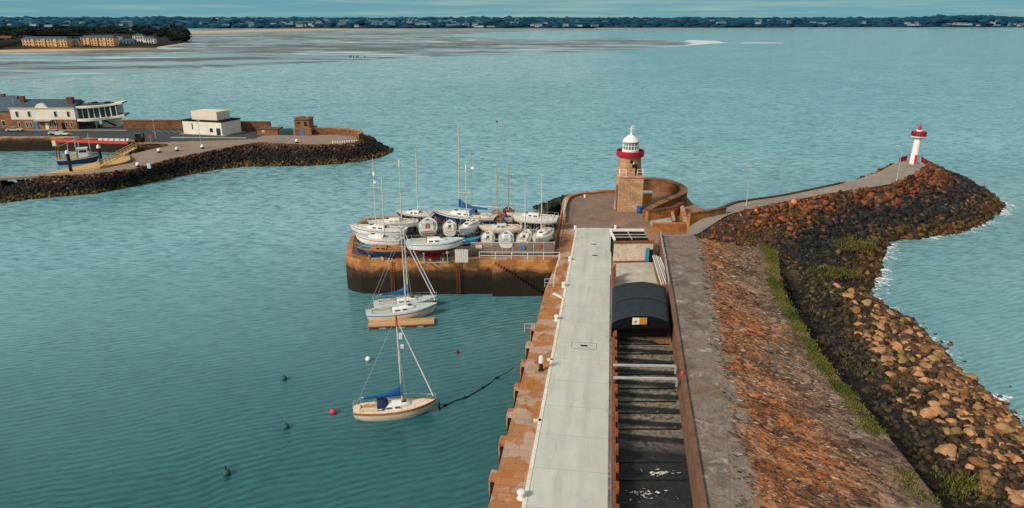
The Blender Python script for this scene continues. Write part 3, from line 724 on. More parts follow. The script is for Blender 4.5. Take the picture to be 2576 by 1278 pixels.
# mooring bollards
def bollard(x, y, lab, s=1.0, mat='white'):
    t = thing('mooring_bollard', lab, 'bollard', P(x, y, .01), 0, 'white mooring bollards on the pier'); s *= .85; t.scale = (s, s, s)
    MB().lathe([(.36, 0), (.36, .06), (.26, .1), (.24, .5)], n=16).build('post', M[mat], t, smooth=True)
    MB().lathe([(.24, .5), (.36, .56), (.37, .7), (.28, .8), (.06, .83)], n=16).build('cap', M[mat], t, smooth=True)
bollard(1311, 1254, 'white mooring bollard at the bottom of the picture beside the road', 1.0)
bollard(1400, 806, 'white mooring bollard left of the road, level with the black tarpaulin', .95)
bollard(1418, 722, 'white mooring bollard by the inner corner ladder hoop', .95)
bollard(1434, 656, 'white mooring bollard where the boat quay railing meets the road', .9)
bollard(1447, 576, 'white mooring bollard at the left corner of the road end', .8)
bollard(1548, 575, 'white mooring bollard at the right corner of the road end', .8)
bollard(1471, 497, 'lone white mooring bollard out on the plaza left of the lighthouse', .8)
t = thing('lamp_bollard', 'tall black bollard with a white top standing left of the road', 'bollard', P(1361, 932, .01))
MB().lathe([(.28, 0), (.28, .08), (.19, .12), (.17, .85)], n=14).build('post', M['black'], t, smooth=True)
MB().lathe([(.21, .85), (.24, .95), (.24, 1.45), (.16, 1.6), (.03, 1.64)], n=14).build('cap', M['white'], t, smooth=True)
for x0, y0, x1, y1, lab in ((1342, 1058, 1362, 1058, 'short white kerb stub crossing the paving nearer the camera'), (1392, 738, 1416, 750, 'slanting white kerb stub beside the inner ladder hoop'), (1376, 905, 1392, 905, 'white pad beside the tall black bollard')):
    o = MB().bar(P(x0, y0, .07), P(x1, y1, .07), .35, .14).build('kerb_stub', M['kerb']); tag(o, lab, 'kerb')

# ------------------------------------------------------------------ roofless shed beside the road
L_ = [(1784, 1345), (1765, 1278), (1738, 1100), (1722, 1000), (1708, 900), (1697, 820), (1687, 750), (1677, 690), (1666, 640), (1659, 592)]
B_ = [(1858, 1345), (1840, 1278), (1830, 1100), (1814, 1000), (1794, 900), (1782, 820), (1771, 750), (1760, 690), (1748, 640), (1742, 592)]
Lw = [P(x, y, PZ) for x, y in L_]; Bw = [P(x, y, PZ) for x, y in B_]
pm = MB().grid([[b, l] for l, b in zip(Lw, Bw)])
struct(pm.build('promenade', M['promenade']))
# retaining wall under the promenade, its brown face towards the shed
rw = thing('retaining_wall', 'long brown wall between the roofless shed and the upper promenade', 'wall', Lw[0])
m = MB(); cpg = MB()
for a, b in zip(Lw[:-1], Lw[1:]):
    o = Lw[0]; q = lambda p, z: Vector((p.x - o.x, p.y - o.y, z - o.z))
    m.quad(q(a, 0), q(b, 0), q(b, PZ), q(a, PZ))
    cpg.bar(q(a, PZ + .12) + Vector((.12, 0, 0)), q(b, PZ + .12) + Vector((.12, 0, 0)), .42, .26)
n_ = plain('brown_coping', (.19, .10, .065), .85, .35, .8, .2, kind='World', dirt=(.10, .06, .045)); M['browncope'] = n_
m.build('face', M['browncope'], rw); cpg.build('coping', M['browncope'], rw)

# shed floor (local y runs along the pier)
fo = P(1545, 1345)
def floor_mat():
    n = NT('shed_floor'); v = n.coord('Object'); k = n.noise(v, .7, 8, .7, .5)
    sx = n.n.new('ShaderNodeSeparateXYZ'); n.l(v, sx.inputs[0])
    y = n.math('ADD', sx.outputs[1], n.math('MULTIPLY', n.math('SUBTRACT', n.noise(v, .9, 4), .5), .5))
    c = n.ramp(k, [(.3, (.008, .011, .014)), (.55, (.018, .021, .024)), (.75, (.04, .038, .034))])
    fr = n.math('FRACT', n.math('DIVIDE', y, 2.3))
    slab_band = n.ramp(fr, [(.22, 0.0), (.34, 1.0), (.80, 1.0), (.95, 0.0)])  # tan slabs across the dark floor
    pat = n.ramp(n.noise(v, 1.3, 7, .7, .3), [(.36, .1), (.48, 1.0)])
    on = n.math('MULTIPLY', n.math('MULTIPLY', slab_band, pat), n.ramp(n.maprange(y, 9.5, 12.5, 0, 1), [(0, .03), (1, .95)]))
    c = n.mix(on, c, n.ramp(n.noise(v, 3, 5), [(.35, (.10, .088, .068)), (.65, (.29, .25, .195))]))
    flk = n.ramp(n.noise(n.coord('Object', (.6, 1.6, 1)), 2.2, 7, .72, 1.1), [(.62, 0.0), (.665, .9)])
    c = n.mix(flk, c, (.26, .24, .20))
    return n.fin(c, .75, n.bump(k, .6, .08), .3)
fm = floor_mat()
pl = [(1545, 1345), (1545, 818)]; q0 = P(1545, 818); w0 = Vector((P(1784, 1345, 0).x, P(1784, 1345, 0).y, 0))
floor_pts = [P(1543, 1345), Vector((Lw[0].x, Lw[0].y, 0)), *[Vector((l.x, l.y, 0)) for l in Lw[1:6]], P(1543, 812)]
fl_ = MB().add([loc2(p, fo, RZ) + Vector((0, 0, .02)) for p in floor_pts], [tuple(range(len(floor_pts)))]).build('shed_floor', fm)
fl_.location = fo; fl_.rotation_euler = (0, 0, RZ); struct(fl_)
# left wall of the shed: rusted posts and low rusty wall
sw = thing('shed_wall', 'low rust stained wall between the concrete road and the roofless shed', 'wall', fo, RZ)
Ls = (P(1543, 700) - fo).length
MB().box((-.06, Ls / 2, .8), (.22, Ls, 1.6)).build('panel', M['rust'], sw)
MB().box((-.34, Ls / 2, .25), (.26, Ls, .5)).build('plinth', M['promenade'], sw)
MB().tube((-.24, 0, 1.0), (-.24, Ls, 1.0), .05).build('pipe', M['bluestripe'], sw)
k = 0; yy = .4
while yy < Ls:
    MB().box((.12, yy, 1.0), (.26, .8 if k % 2 else .5, 2.0)).build('post', M['rust'], sw); yy += 2.3; k += 1
# cross ribs lying across the floor
rs_rib = np.random.RandomState(2)
for k in range(17):
    yy = 1.2 + k * 2.3 + rs_rib.uniform(-.35, .35)
    if k in (1, 4): continue
    a = fo + Vector((-math.sin(RZ) * yy, math.cos(RZ) * yy, 0))
    # width to the retaining wall at that station
    t = np.interp(a.y, [l.y for l in Lw], [l.x for l in Lw])
    wd = t - a.x - .3
    if a.y > P(1545, 826).y: break
    o = MB().bar(a + Vector((.35, 0, .12)), a + Vector((wd, 0, .12)), .09 + .07 * rs_rib.rand(), .08).build('floor_rib', M['tarp'])
    tag(o, 'dark rib lying across the blackened shed floor', 'beam', 'ribs across the shed floor')
# two steel beams spanning the shed
for y, lab in ((918, 'pale steel beam spanning the roofless shed, farther of the two'), (950, 'pale steel beam spanning the roofless shed, nearer of the two')):
    a, b = P(1543, y, 2.2), P(1700 if y < 930 else 1703, y + 3, 2.6)
    t = thing('roof_beam', lab, 'beam', a, 0, 'steel beams over the shed')
    d = b - a; MB().bar((0, 0, 0), d, .2, .16).build('beam', M['steel'], t)
    MB().box((0, 0, -1.0), (.12, .12, 2.0)).build('support', M['rust'], t)
    MB().box((d.x, d.y, d.z - .4), (.14, .14, .8)).build('support', M['steel'], t)
# debris on the floor
for k, (x, y, w, lab) in enumerate([(1665, 1190, .55, 'pale broken scrap ring lying on the black shed floor'), (1630, 1245, .9, 'heap of pale scraps on the near shed floor')]):
    m = MB(); rs = np.random.RandomState(k + 3); p = P(x, y, .06)
    for _ in range(46):
        an = rs.uniform(0, 6.28); r = abs(rs.normal(0, .7)) * w; q = Vector((p.x + r * 1.7 * math.cos(an), p.y + r * .6 * math.sin(an), .05 + rs.uniform(0, .1))); e_ = rs.normal(0, 1, (4, 3)) * np.array([.13, .07, .03])
        m.add([q + Vector(x) for x in e_], [(0, 1, 2), (0, 2, 3)])
    tag(m.build('debris', M['deck']), lab, 'debris')
# far room: painted back wall, pale floor
ra1, ra2 = P(1543, 662), P(1640, 660)
rf = [P(1543, 740), P(1660, 740), P(1641, 660), P(1543, 662)]
pf_m = plain('pale_floor', (.46, .44, .37), .85, .2, .6, .2, kind='World', dirt=(.26, .20, .14), dirt_amt=.7)
struct(MB().add([(p.x, p.y, .03) for p in rf], [(0, 1, 2, 3)]).build('room_floor', pf_m))
peel = plain('peeling_paint', (.62, .52, .42), .85, .2, 1.0, .2, kind='World', dirt=(.36, .16, .08), dirt_amt=.9)
bw = thing('back_wall', 'peeling cream and rust wall at the far end of the roofless room', 'wall', ra1)
d = ra2 - ra1
MB().bar(Vector((0, .15, 1.5)), d + Vector((0, .15, 1.5)), .3, 3.0).build('wall', peel, bw)
MB().bar(Vector((-.1, .1, 3.1)), d + Vector((.1, .1, 3.1)), .5, .22).build('coping', M['rust'], bw)
MB().bar(Vector((0, -.03, .15)), d + Vector((0, -.03, .15)), .1, .3).build('skirting', M['rust'], bw)
MB().box((d.x * .86, d.y * .86 - .07, 1.2), (.55, .1, 2.0)).build('door', M['cyan'], bw)
MB().box((d.x * .955, d.y * .955 - .06, 1.0), (.5, .08, 1.9)).build('doorway', M['dark'], bw)
# clutter along the room's right wall: pipes
pp = thing('pipe_bundle', 'bundle of long pale pipes and timbers stacked along the right side of the roofless room', 'pipes', P(1640, 662))
o = P(1640, 662)
for k in range(5):
    a = P(1641 + k * 5, 640 + k * 2, 1.0 + .35 * k) - o; b = P(1664 + k * 6, 715, .8 + .4 * k) - o
    MB().tube(a, b, .09 + .03 * (k % 2), n=6).build('pipe', M['steel'] if k % 2 else M['deck'], pp)
# dark glazed store beyond the back wall
s0, s1, s2 = P(1546, 657), P(1630, 656), P(1546, 578)
st = thing('iron_store', 'dark store with pale metal frame and rails beyond the peeling wall', 'shed', s0)
wS = (s1 - s0).length; dS = 4.2
MB().box((wS / 2, 2.6, 1.5), (wS, dS, 3.0)).build('wall', M['dark'], st)
MB().bar((-.1, .3, 3.15), (-.1, 5.0, 3.15), .3, .25).build('frame', M['white'], st)
MB().bar((-.1, 4.9, 3.2), (wS + .1, 4.9, 3.2), .35, .3).build('frame', M['white'], st)
for k in range(2): MB().bar((0, 1.5 + k * 1.3, 3.15), (wS, 1.5 + k * 1.3, 3.15), .12, .12).build('rail', M['steel'], st)
MB().bar((wS * .5, .5, 3.1), (wS * .5, 4.8, 3.1), .12, .1).build('rail', M['steel'], st)

# black arched tarpaulin cover
ca, cb_ = P(1539, 815, 2.6), P(1684, 815, 2.6)          # near eaves
fa, fb_ = P(1541, 728, 2.6), P(1676, 728, 2.6)          # far eaves
tc = thing('tarpaulin_cover', 'black arched tarpaulin roof over part of the roofless shed', 'cover', ca)
rows = []; NA = 18; RISE = z_at(P(1612, 815, 2.6), 799) - 2.6 + .12
for i in range(9):
    t = i / 8; a, b = ca.lerp(fa, t), cb_.lerp(fb_, t); r = []
    for k in range(NA + 1):
        s = k / NA; p = a.lerp(b, s); p.z = 2.6 + RISE * (1 - (2 * s - 1) ** 2) ** .75 + .07 * noise.noise(Vector((i * .9, k * .35, 1))) + (.05 if i in (0, 4, 8) else 0)
        r.append(p - ca)
    rows.append(r)
MB().grid(rows[::-1]).build('canopy', M['tarp'], tc, smooth='all')
for i in (0, 4, 8):
    MB().path([p + Vector((0, 0, .02)) for p in rows[i]], .03, 5).build('seam', M['black'], tc)
fr = rows[0]; endm = MB()
for k in range(NA): endm.quad(fr[k], Vector((fr[k].x, fr[k].y, -.5)), Vector((fr[k+1].x, fr[k+1].y, -.5)), fr[k+1])
endm.build('end_panel', M['dark'], tc)
fr2 = rows[-1]; endm = MB()
for k in range(NA): endm.quad(fr2[k], fr2[k+1], Vector((fr2[k+1].x, fr2[k+1].y, -.2)), Vector((fr2[k].x, fr2[k].y, -.2)))
endm.build('end_panel', M['dark'], tc)
for sd in (0, -1):
    m = MB()
    for i in range(8): m.quad(rows[i][sd], rows[i+1][sd], rows[i+1][sd] - Vector((0, 0, 2.2)), rows[i][sd] - Vector((0, 0, 2.2)))
    m.build('side_panel', M['tarp'], tc)
# warning sign hung on the cover's front
sp_ = P(1607, 815, 2.6); sp_.y -= .22; sp_.z = z_at(sp_, 808)
sg = thing('warning_sign', 'small white and orange warning sign on the front of the black tarpaulin', 'sign', sp_)
MB().box((-.38, 0, 0), (.72, .05, .75)).build('white_panel', M['white'], sg)
MB().box((.38, 0, 0), (.8, .05, .75)).build('orange_panel', M['orange'], sg)
m = MB(); m.add([(-.6, -.03, -.2), (-.18, -.03, -.2), (-.39, -.03, .2)], [(0, 1, 2)]); m.build('warning_triangle', M['orange'], sg)
m = MB(); m.box((-.39, -.035, -.02), (.05, .006, .16)); m.box((-.39, -.035, -.15), (.05, .006, .04)); m.build('exclamation_mark', M['black'], sg)
m = MB()
for k in range(4): m.box((.38 - .03 * (k % 2), -.03, .22 - k * .15), (.6 - .1 * (k % 2), .006, .035))
m.build('text_line', plain('sign_text', (.36, .14, .02)), sg)
o = MB().lathe([(.13, 0), (.13, .5), (.08, .62), (.02, .65)], n=12).build('red_marker', M['redbright'], smooth=True); o.location = P(1716, 950, PZ); tag(o, 'small bright red marker on the promenade edge beside the steel beams', 'marker')
# railing along the far right of the room
def railing(name, lab, pts, h=1.05, bars=2, step=2.0, mat='steel', r=.035, group=None):
    t = thing(name, lab, 'railing', pts[0], 0, group); o = pts[0]; acc = 0
    for a, b in zip(pts[:-1], pts[1:]):
        for j in range(bars): MB().tube(a - o + Vector((0, 0, h * (j + 1) / bars)), b - o + Vector((0, 0, h * (j + 1) / bars)), r, n=6).build('rail', M[mat], t)
        L = (b - a).length; n = max(1, int(L / step))
        for k in range(n + 1): p = a.lerp(b, k / n) - o; MB().tube(p, p + Vector((0, 0, h)), r * 1.15, n=6).build('post', M[mat], t)
    return t
railing('railing', 'grey railing along the promenade edge beside the roofless room', [P(1661, 600, PZ), P(1672, 660, PZ), P(1682, 722, PZ)], step=2.2)

# ------------------------------------------------------------------ lighthouse plaza
cob = XY([(1420, 545), (1424, 510), (1446, 492), (1545, 483), (1640, 478), (1640, 572), (1540, 573), (1418, 573)])
def cobble():
    n = NT('plaza_cobbles'); v = n.coord('World'); k = n.noise(v, .25, 6, .6, .3)
    c = n.ramp(k, [(.3, (.15, .125, .11)), (.5, (.25, .17, .125)), (.7, (.33, .205, .135))])
    vo = n.voro(v, 2.2, 'DISTANCE_TO_EDGE'); c = n.mix(n.ramp(vo, [(0, .6), (.09, 0.0)]), c, (.07, .05, .04))
    return n.fin(c, .9, n.bump(n.ramp(vo, [(0, 0.0), (.15, 1.0)]), .5, .05), .2)
M['cobble'] = cobble()
struct(MB().add([(p.x, p.y, .012) for p in cob], [tuple(range(len(cob) - 1, -1, -1))]).build('plaza', M['cobble']))

# lighthouse: local origin at annex front base centre
lb = P(1584, 534); lh = thing('lighthouse', 'stone lighthouse with red gallery and white domed lantern at the pier head', 'lighthouse', lb, -.03)
dpx = depth(lb) / F                      # metres per picture unit here
aw = 61 * dpx
zt = z_at(lb, 447)                       # annex parapet top
MB().box((0, aw * .5, zt / 2), (aw, aw, zt)).build('annex', M['lhstone'], lh, bevel=.05)
MB().box((0, aw * .5, zt + .12), (aw + .3, aw + .3, .3)).build('annex_cornice', M['lhstone'], lh, bevel=.04)
MB().box((0, .15, zt + .9), (aw * .24, .5, 1.5)).build('parapet_block', M['lhstone'], lh)
ct = Vector((-.1, aw * .62, 0)); ctw = lb + ct
zg = z_at(ctw, 392); zgt = z_at(ctw, 378); zl = z_at(ctw, 356); zd = z_at(ctw, 338); zv = z_at(ctw, 321)
px = depth(ctw) / F
MB().lathe([(34 * px, 0), (33 * px, .8), (31.5 * px, zt * .6), (29.5 * px, zt), (27 * px, zg - .6), (27 * px, zg - .35), (30 * px, zg - .1), (31 * px, zg)], ct, 40).build('tower', M['lhstone'], lh, smooth=True)
MB().lathe([(29 * px, zg), (33 * px, zg + .02), (34 * px, zg + .25), (34 * px, zgt), (32.4 * px, zgt + .02), (32.4 * px, zg + .3), (18 * px, zg + .32)], ct, 40).build('gallery', M['red'], lh, smooth=True)
MB().lathe([(20.5 * px, zg + .3), (20.5 * px, zgt + .15), (19.5 * px, zgt + .2)], ct, 24).build('lantern_base', M['white'], lh, smooth=True)
lg = MB().lathe([(17.5 * px, zgt + .2), (17.5 * px, zl)], ct, 16).build('lantern_glass', None or plain('lantern_glass', (.16, .26, .25), .15, .3, 2, .6), lh)
for k in range(16):
    an = 2 * PI * k / 16; a = ct + Vector((math.cos(an) * 18.6 * px, math.sin(an) * 18.6 * px, zgt + .2)); MB().tube(a, a + Vector((0, 0, zl - zgt - .2)), .055, n=6).build('glazing_bar', M['white'], lg)
MB().lathe([(18.7 * px, (zl + zgt) / 2 + .05), (18.9 * px, (zl + zgt) / 2 + .1), (18.7 * px, (zl + zgt) / 2 + .15)], ct, 24).build('glazing_bar', M['white'], lg)
MB().lathe([(.45, zgt + .3), (.5, zl - .3), (.2, zl - .1)], ct, 12).build('lamp', M['gelcoat'], lh, smooth=True)
hd = zd - zl
MB().lathe([(20.5 * px, zl - .05), (20.8 * px, zl + .12), (19.6 * px, zl + .2), (18.4 * px, zl + hd * .28), (15 * px, zl + hd * .5), (10 * px, zl + hd * .72), (5 * px, zl + hd * .9), (2.6 * px, zl + hd), (2.2 * px, zl + hd * 1.25), (.05, zl + hd * 1.32)], ct, 32).build('dome', M['white'], lh, smooth='all')
vn = MB(); vz = zl + hd * 1.3
vn.tube(ct + Vector((0, 0, vz - .2)), ct + Vector((0, 0, zv + .3)), .09); vn.bar(ct + Vector((-.55, 0, vz + .65)), ct + Vector((.55, 0, vz + .65)), .1, .1)
vn.lathe([(.02, vz + .2), (.2, vz + .32), (.2, vz + .4), (.02, vz + .5)], ct, 10); vn.bar(ct + Vector((0, -.4, vz + .65)), ct + Vector((0, .4, vz + .65)), .08, .08)
vn.add([ct + Vector((.05, 0, vz + .8)), ct + Vector((.6, .05, vz + 1.05)), ct + Vector((.05, 0, vz + 1.2))], [(0, 1, 2)])
vn.build('weather_vane', M['white'], lh)
# tower windows and annex roof railings
fy = ct.y - 28.3 * px
for dx in (-.02, .50): MB().box((dx + .25, fy - .05, z_at(lb + Vector((0, fy, 0)), 424)), (.34, .35, 1.5)).build('window', M['glass'], lh)
MB().box((.45, fy - .1, z_at(lb + Vector((0, fy, 0)), 432)), (1.3, .4, .22)).build('window_sill', M['black'], lh)
MB().box((-.1, fy + .12, z_at(lb + Vector((0, fy, 0)), 407)), (.5, .3, .5)).build('window', M['glass'], lh)
MB().box((.3, fy - .02, z_at(lb + Vector((0, fy, 0)), 412)), (.12, .3, .5)).build('sign_board', M['white'], lh)
for sx in (-1, 1):
    m = MB(); x = sx * aw * .47
    for zz in (.6, 1.1): m.tube((x, .15, zt + .3 + zz), (x, aw * .5, zt + .3 + zz), .04, n=6); m.tube((x, .15, zt + .3 + zz), (x - sx * 1.1, .15, zt + .3 + zz), .04, n=6)
    for yy in (.15, 1.2, 2.2): m.tube((x, yy, zt + .2), (x, yy, zt + 1.45), .05, n=6)
    m.tube((x - sx * 1.1, .15, zt + .2), (x - sx * 1.1, .15, zt + 1.4), .05, n=6)
    m.build('railing', M['white'], lh)
MB().box((-aw * .5 - .15, aw * .35, 2.4), (.14, 1.4, 4.6)).build('pale_pilaster', M['promenade'], lh)
# barrel and kiosk
o = MB().lathe([(.45, 0), (.5, .1), (.5, .55), (.53, .6), (.5, .65), (.5, 1.15), (.42, 1.2), (.05, 1.2)], n=18).build('barrel', M['bluebarrel'], smooth=True); o.location = P(1608, 536, .02); tag(o, 'blue barrel at the foot of the lighthouse', 'barrel')
t = thing('kiosk', 'small orange hut with a white top behind the lighthouse annex', 'hut', P(1627, 508, .02), .1)
MB().box((0, 0, .9), (1.5, 1.3, 1.8)).build('wall', M['orange'], t); MB().box((0, 0, 1.9), (1.8, 1.6, .25)).build('roof', M['white'], t)

# curved wall right of the lighthouse
def curve_wall(name, lab, pts, h, thick=.9, mat='wallstone', cope='coping', zb=-.2, smooth=True):
    o = pts[0]; t = thing(name, lab, 'wall', o); n = len(pts); off = []
    for i in range(n):
        d = (pts[min(i+1, n-1)] - pts[max(i-1, 0)]); d.z = 0; d.normalize(); off.append(Vector((-d.y, d.x, 0)) * thick / 2)
    hh = h if isinstance(h, list) else [h] * n
    A = [[p + s * q - o + Vector((0, 0, z)) for (s, z) in ((1, zb), (1, hh[i]), (-1, hh[i]), (-1, zb))] for i, (p, q) in enumerate(zip(pts, off))]
    m = MB().grid(A); m.add(A[0], [(0, 1, 2, 3)]); m.add(A[-1], [(3, 2, 1, 0)]); m.build('wall', M[mat], t)
    Bq = [[p + s * q * 1.18 - o + Vector((0, 0, z)) for (s, z) in ((1, hh[i] - .02), (1, hh[i] + .2), (-1, hh[i] + .2), (-1, hh[i] - .02))] for i, (p, q) in enumerate(zip(pts, off))]
    m = MB().grid(Bq); m.add(Bq[0], [(0, 1, 2, 3)]); m.add(Bq[-1], [(3, 2, 1, 0)]); m.build('coping', M[cope], t)
    return t
def smooth_path(pts, n=6):
    out = []
    for i in range(len(pts) - 1):
        p0, p1, p2, p3 = pts[max(i-1, 0)], pts[i], pts[i+1], pts[min(i+2, len(pts)-1)]
        for k in range(n):
            t = k / n; out.append(.5 * ((2 * p1) + (p2 - p0) * t + (2*p0 - 5*p1 + 4*p2 - p3) * t*t + (3*p1 - p0 - 3*p2 + p3) * t**3))
    out.append(pts[-1]); return out
WH = 2.3
cw = smooth_path([P(x, y, 0) for x, y in [(1606, 480), (1640, 478), (1680, 484), (1706, 495), (1719, 507), (1712, 519), (1680, 529), (1645, 540), (1622, 550)]])
nW = len(cw)
curve_wall('curved_wall', 'curved stone wall sweeping round behind the right side of the lighthouse', cw, [WH if i < nW * .62 else WH - (i / nW - .62) * 3.2 for i in range(nW)], 1.1, 'wallstone', 'wallstone')
# low plaza kerb wall at left
kw = smooth_path([P(x, y, 0) for x, y in [(1404, 640), (1414, 575), (1422, 512), (1446, 494), (1500, 487), (1548, 484)]], 5)
curve_wall('plaza_parapet', 'low weathered parapet edging the plaza left of the lighthouse', kw[6:], .35, .8, 'wallorange', 'coping')
# yards right of the lighthouse
struct(MB().add([(p.x, p.y, .02) for p in XY([(1640, 572), (1702, 570), (1690, 540), (1630, 545)])], [(0, 1, 2, 3)]).build('yard_floor', plain('yard_concrete', (.38, .41, .40), .85, .2, .5, .2, kind='World')))
curve_wall('yard_wall', 'orange lichen covered wall along the front of the small yard', [P(1640, 583), P(1724, 583)], 1.3, .6, 'wallorange', 'wallorange')
curve_wall('yard_wall', 'brown side wall at the right of the small yard', [P(1724, 583), P(1716, 545), P(1708, 530)], 1.3, .6, 'wallorange', 'coping')
curve_wall('yard_wall', 'stone wall slanting behind the small yard, nearest the barrel', [P(1626, 556), P(1690, 545), P(1716, 533)], 1.6, .7, 'wallorange', 'wallstone')
curve_wall('yard_wall', 'inner brown wall dividing the small yard', [P(1694, 568), P(1690, 546)], .9, .4, 'wallstone', 'coping')
curve_wall('path_wall', 'bright orange wall beside the start of the outer breakwater path', [P(1732, 553, 2.4), P(1780, 546, 2.3), P(1822, 537, 2.1)], .95, .6, 'wallorange', 'wallstone', -3)
o = MB(); p = P(1731, 560, .2)
o.box((0, 0, .5), (.35, .35, 1.0)); o.lathe([(.3, 1.0), (.34, 1.3), (.1, 1.5)], n=10); q = o.build('standpipe', M['red'], smooth=True); q.location = P(1726, 562, .1); tag(q, 'red standpipe at the corner of the orange wall', 'standpipe')
o = MB().lathe([(.3, 0), (.34, .1), (.34, .8), (.2, .9)], n=12).build('bin', M['bluebarrel'], smooth=True); o.location = P(1738, 560, .1); tag(o, 'small blue bin beside the red standpipe', 'bin')

# ------------------------------------------------------------------ outer breakwater path
near = [(1660, 592), (1742, 592), (1790, 566), (1832, 541), (1890, 525), (1960, 510), (2030, 497), (2100, 484), (2180, 473), (2250, 460), (2300, 440), (2328, 416)]
farp = [(1655, 591), (1726, 589), (1740, 566), (1832, 517), (1890, 504), (1960, 494), (2030, 480), (2100, 465), (2170, 447), (2220, 428), (2250, 412), (2290, 400)]
zz = [2.8, 2.8, 2.5, 2.1, 1.8, 1.6, 1.5, 1.5, 1.5, 1.5, 1.5, 1.5]
nr = smooth_path([P(x, y, z) for (x, y), z in zip(near, zz)], 4); fr_ = smooth_path([P(x, y, z) for (x, y), z in zip(farp, zz)], 4)
struct(MB().grid([[a, b] for a, b in zip(nr, fr_)]).build('breakwater_path', M['path']))
body = [(p.x, p.y) for p in nr[4:]] + [(p.x, p.y) for p in fr_[4:][::-1]]
bb = MB()
for A_ in (nr[4:], fr_[4:]):
    for a, b in zip(A_[:-1], A_[1:]): bb.quad(a - Vector((0, 0, .01)), b - Vector((0, 0, .01)), Vector((b.x, b.y, -8)), Vector((a.x, a.y, -8)))
struct(bb.build('breakwater_core', M['rockground']))
# low kerb wall along the far edge of the path
curve_wall('path_parapet', 'low dark parapet along the far edge of the breakwater path', fr_[10:30], .02, .5, 'wallstone', 'rockground', -.2)

# red and white harbour light
lp = P(2297, 412, 1.5); hl = thing('harbour_light', 'slim white harbour light with red lantern and balcony at the breakwater tip', 'lighthouse', lp)
q = depth(lp) / F
zb1 = z_at(lp, 344) - 1.5; zb2 = z_at(lp, 329) - 1.5; zc = z_at(lp, 329) - 1.5; ztp = z_at(lp, 313) - 1.5
MB().lathe([(9.6 * q, -.3), (9.4 * q, 0), (7.6 * q, zb1 - .3), (7.6 * q, zb1)], n=24).build('column', M['white'], hl, smooth=True)
MB().lathe([(9 * q, zb1 - .5), (15 * q, zb1 - .1), (17 * q, zb1), (17 * q, zb1 + .18), (9 * q, zb1 + .18)], n=24).build('balcony', M['white'], hl, smooth=True)
ML = MB()
for k in range(20):
    an = 2 * PI * k / 20; a = Vector((16.4 * q * math.cos(an), 16.4 * q * math.sin(an), zb1 + .15)); ML.box((a.x, a.y, a.z + .5), (.14, .14, 1.0), an)
for zz_ in (.45, 1.15): ML.lathe([(16.2 * q, zb1 + zz_), (16.8 * q, zb1 + zz_ + .05), (16.2 * q, zb1 + zz_ + .1)], n=24)
ML.build('balcony_rail', M['red'], hl)
MB().lathe([(7 * q, zb1 + .15), (7 * q, zb2), (7.6 * q, zb2 + .05), (7.6 * q, zb2 + .2)], n=20).build('lantern_room', M['white'], hl, smooth=True)
MB().lathe([(4 * q, zb2 + .2), (4 * q, zb2 + .9), (3.2 * q, ztp - .4), (1.1 * q, ztp - .1), (.05, ztp + .25)], n=16).build('lantern', M['red'], hl, smooth=True)
MB().box((-1.2 * q, -8.9 * q, 1.15), (5.5 * q, .35, 2.0)).build('door', M['redbright'], hl)
# its base railing, seen as two red panels
for x0, x1, lab in ((2262, 2280, 'red railing panel curving left of the small harbour light'), (2318, 2327, 'red railing panel curving right of the small harbour light')):
    a, b = P(x0, 408, 1.5), P(x1, 404 if x0 < 2300 else 414, 1.5); t = thing('guard_rail', lab, 'railing', a)
    d = b - a; n = 9
    for j in (.15, .6, 1.15): MB().bar((0, 0, j), d + Vector((0, 0, j)), .1, .09).build('rail', M['red'], t)
    for k in range(n): MB().box((d.x * k / (n - 1), d.y * k / (n - 1), .6), (.13, .13, 1.2)).build('baluster', M['red'], t)
    MB().box((d.x * .5, d.y * .5, .6), (d.length * .9, .05, .9), math.atan2(d.y, d.x)).build('panel', M['red'], t)
railing('guard_rail', 'dark low railing behind the small harbour light', [P(2280, 402, 1.5), P(2318, 400, 1.5)], 1.1, 2, 1.5, 'navy')
# street lamps on the breakwater
def lamp(x, y, ytop, lab, zb=1.6, arms=2, s=1.0):
    p = P(x, y, zb); hh = z_at(p, ytop) - zb; t = thing('street_lamp', lab, 'street lamp', p, 0, 'lamps on tall thin poles')
    MB().lathe([(.13, 0), (.11, .8), (.06, .9), (.04, hh)], n=8).build('pole', M['steel'], t, smooth=True)
    for k in range(arms):
        sx = -1 if k == 0 else 1
        a = MB().tube((0, 0, hh - .1), (sx * .8, 0, hh + .12), .04, n=6).build('arm', M['steel'], t)
        MB().box((sx * 1.0, 0, hh + .12), (.5, .22, .12)).build('lamp_head', M['deck'], t)
lamp(1877, 520, 414, 'two armed street lamp partway along the breakwater path', 1.7)
lamp(2255, 458, 368, 'single armed street lamp in front of the small harbour light', 1.5, 1)

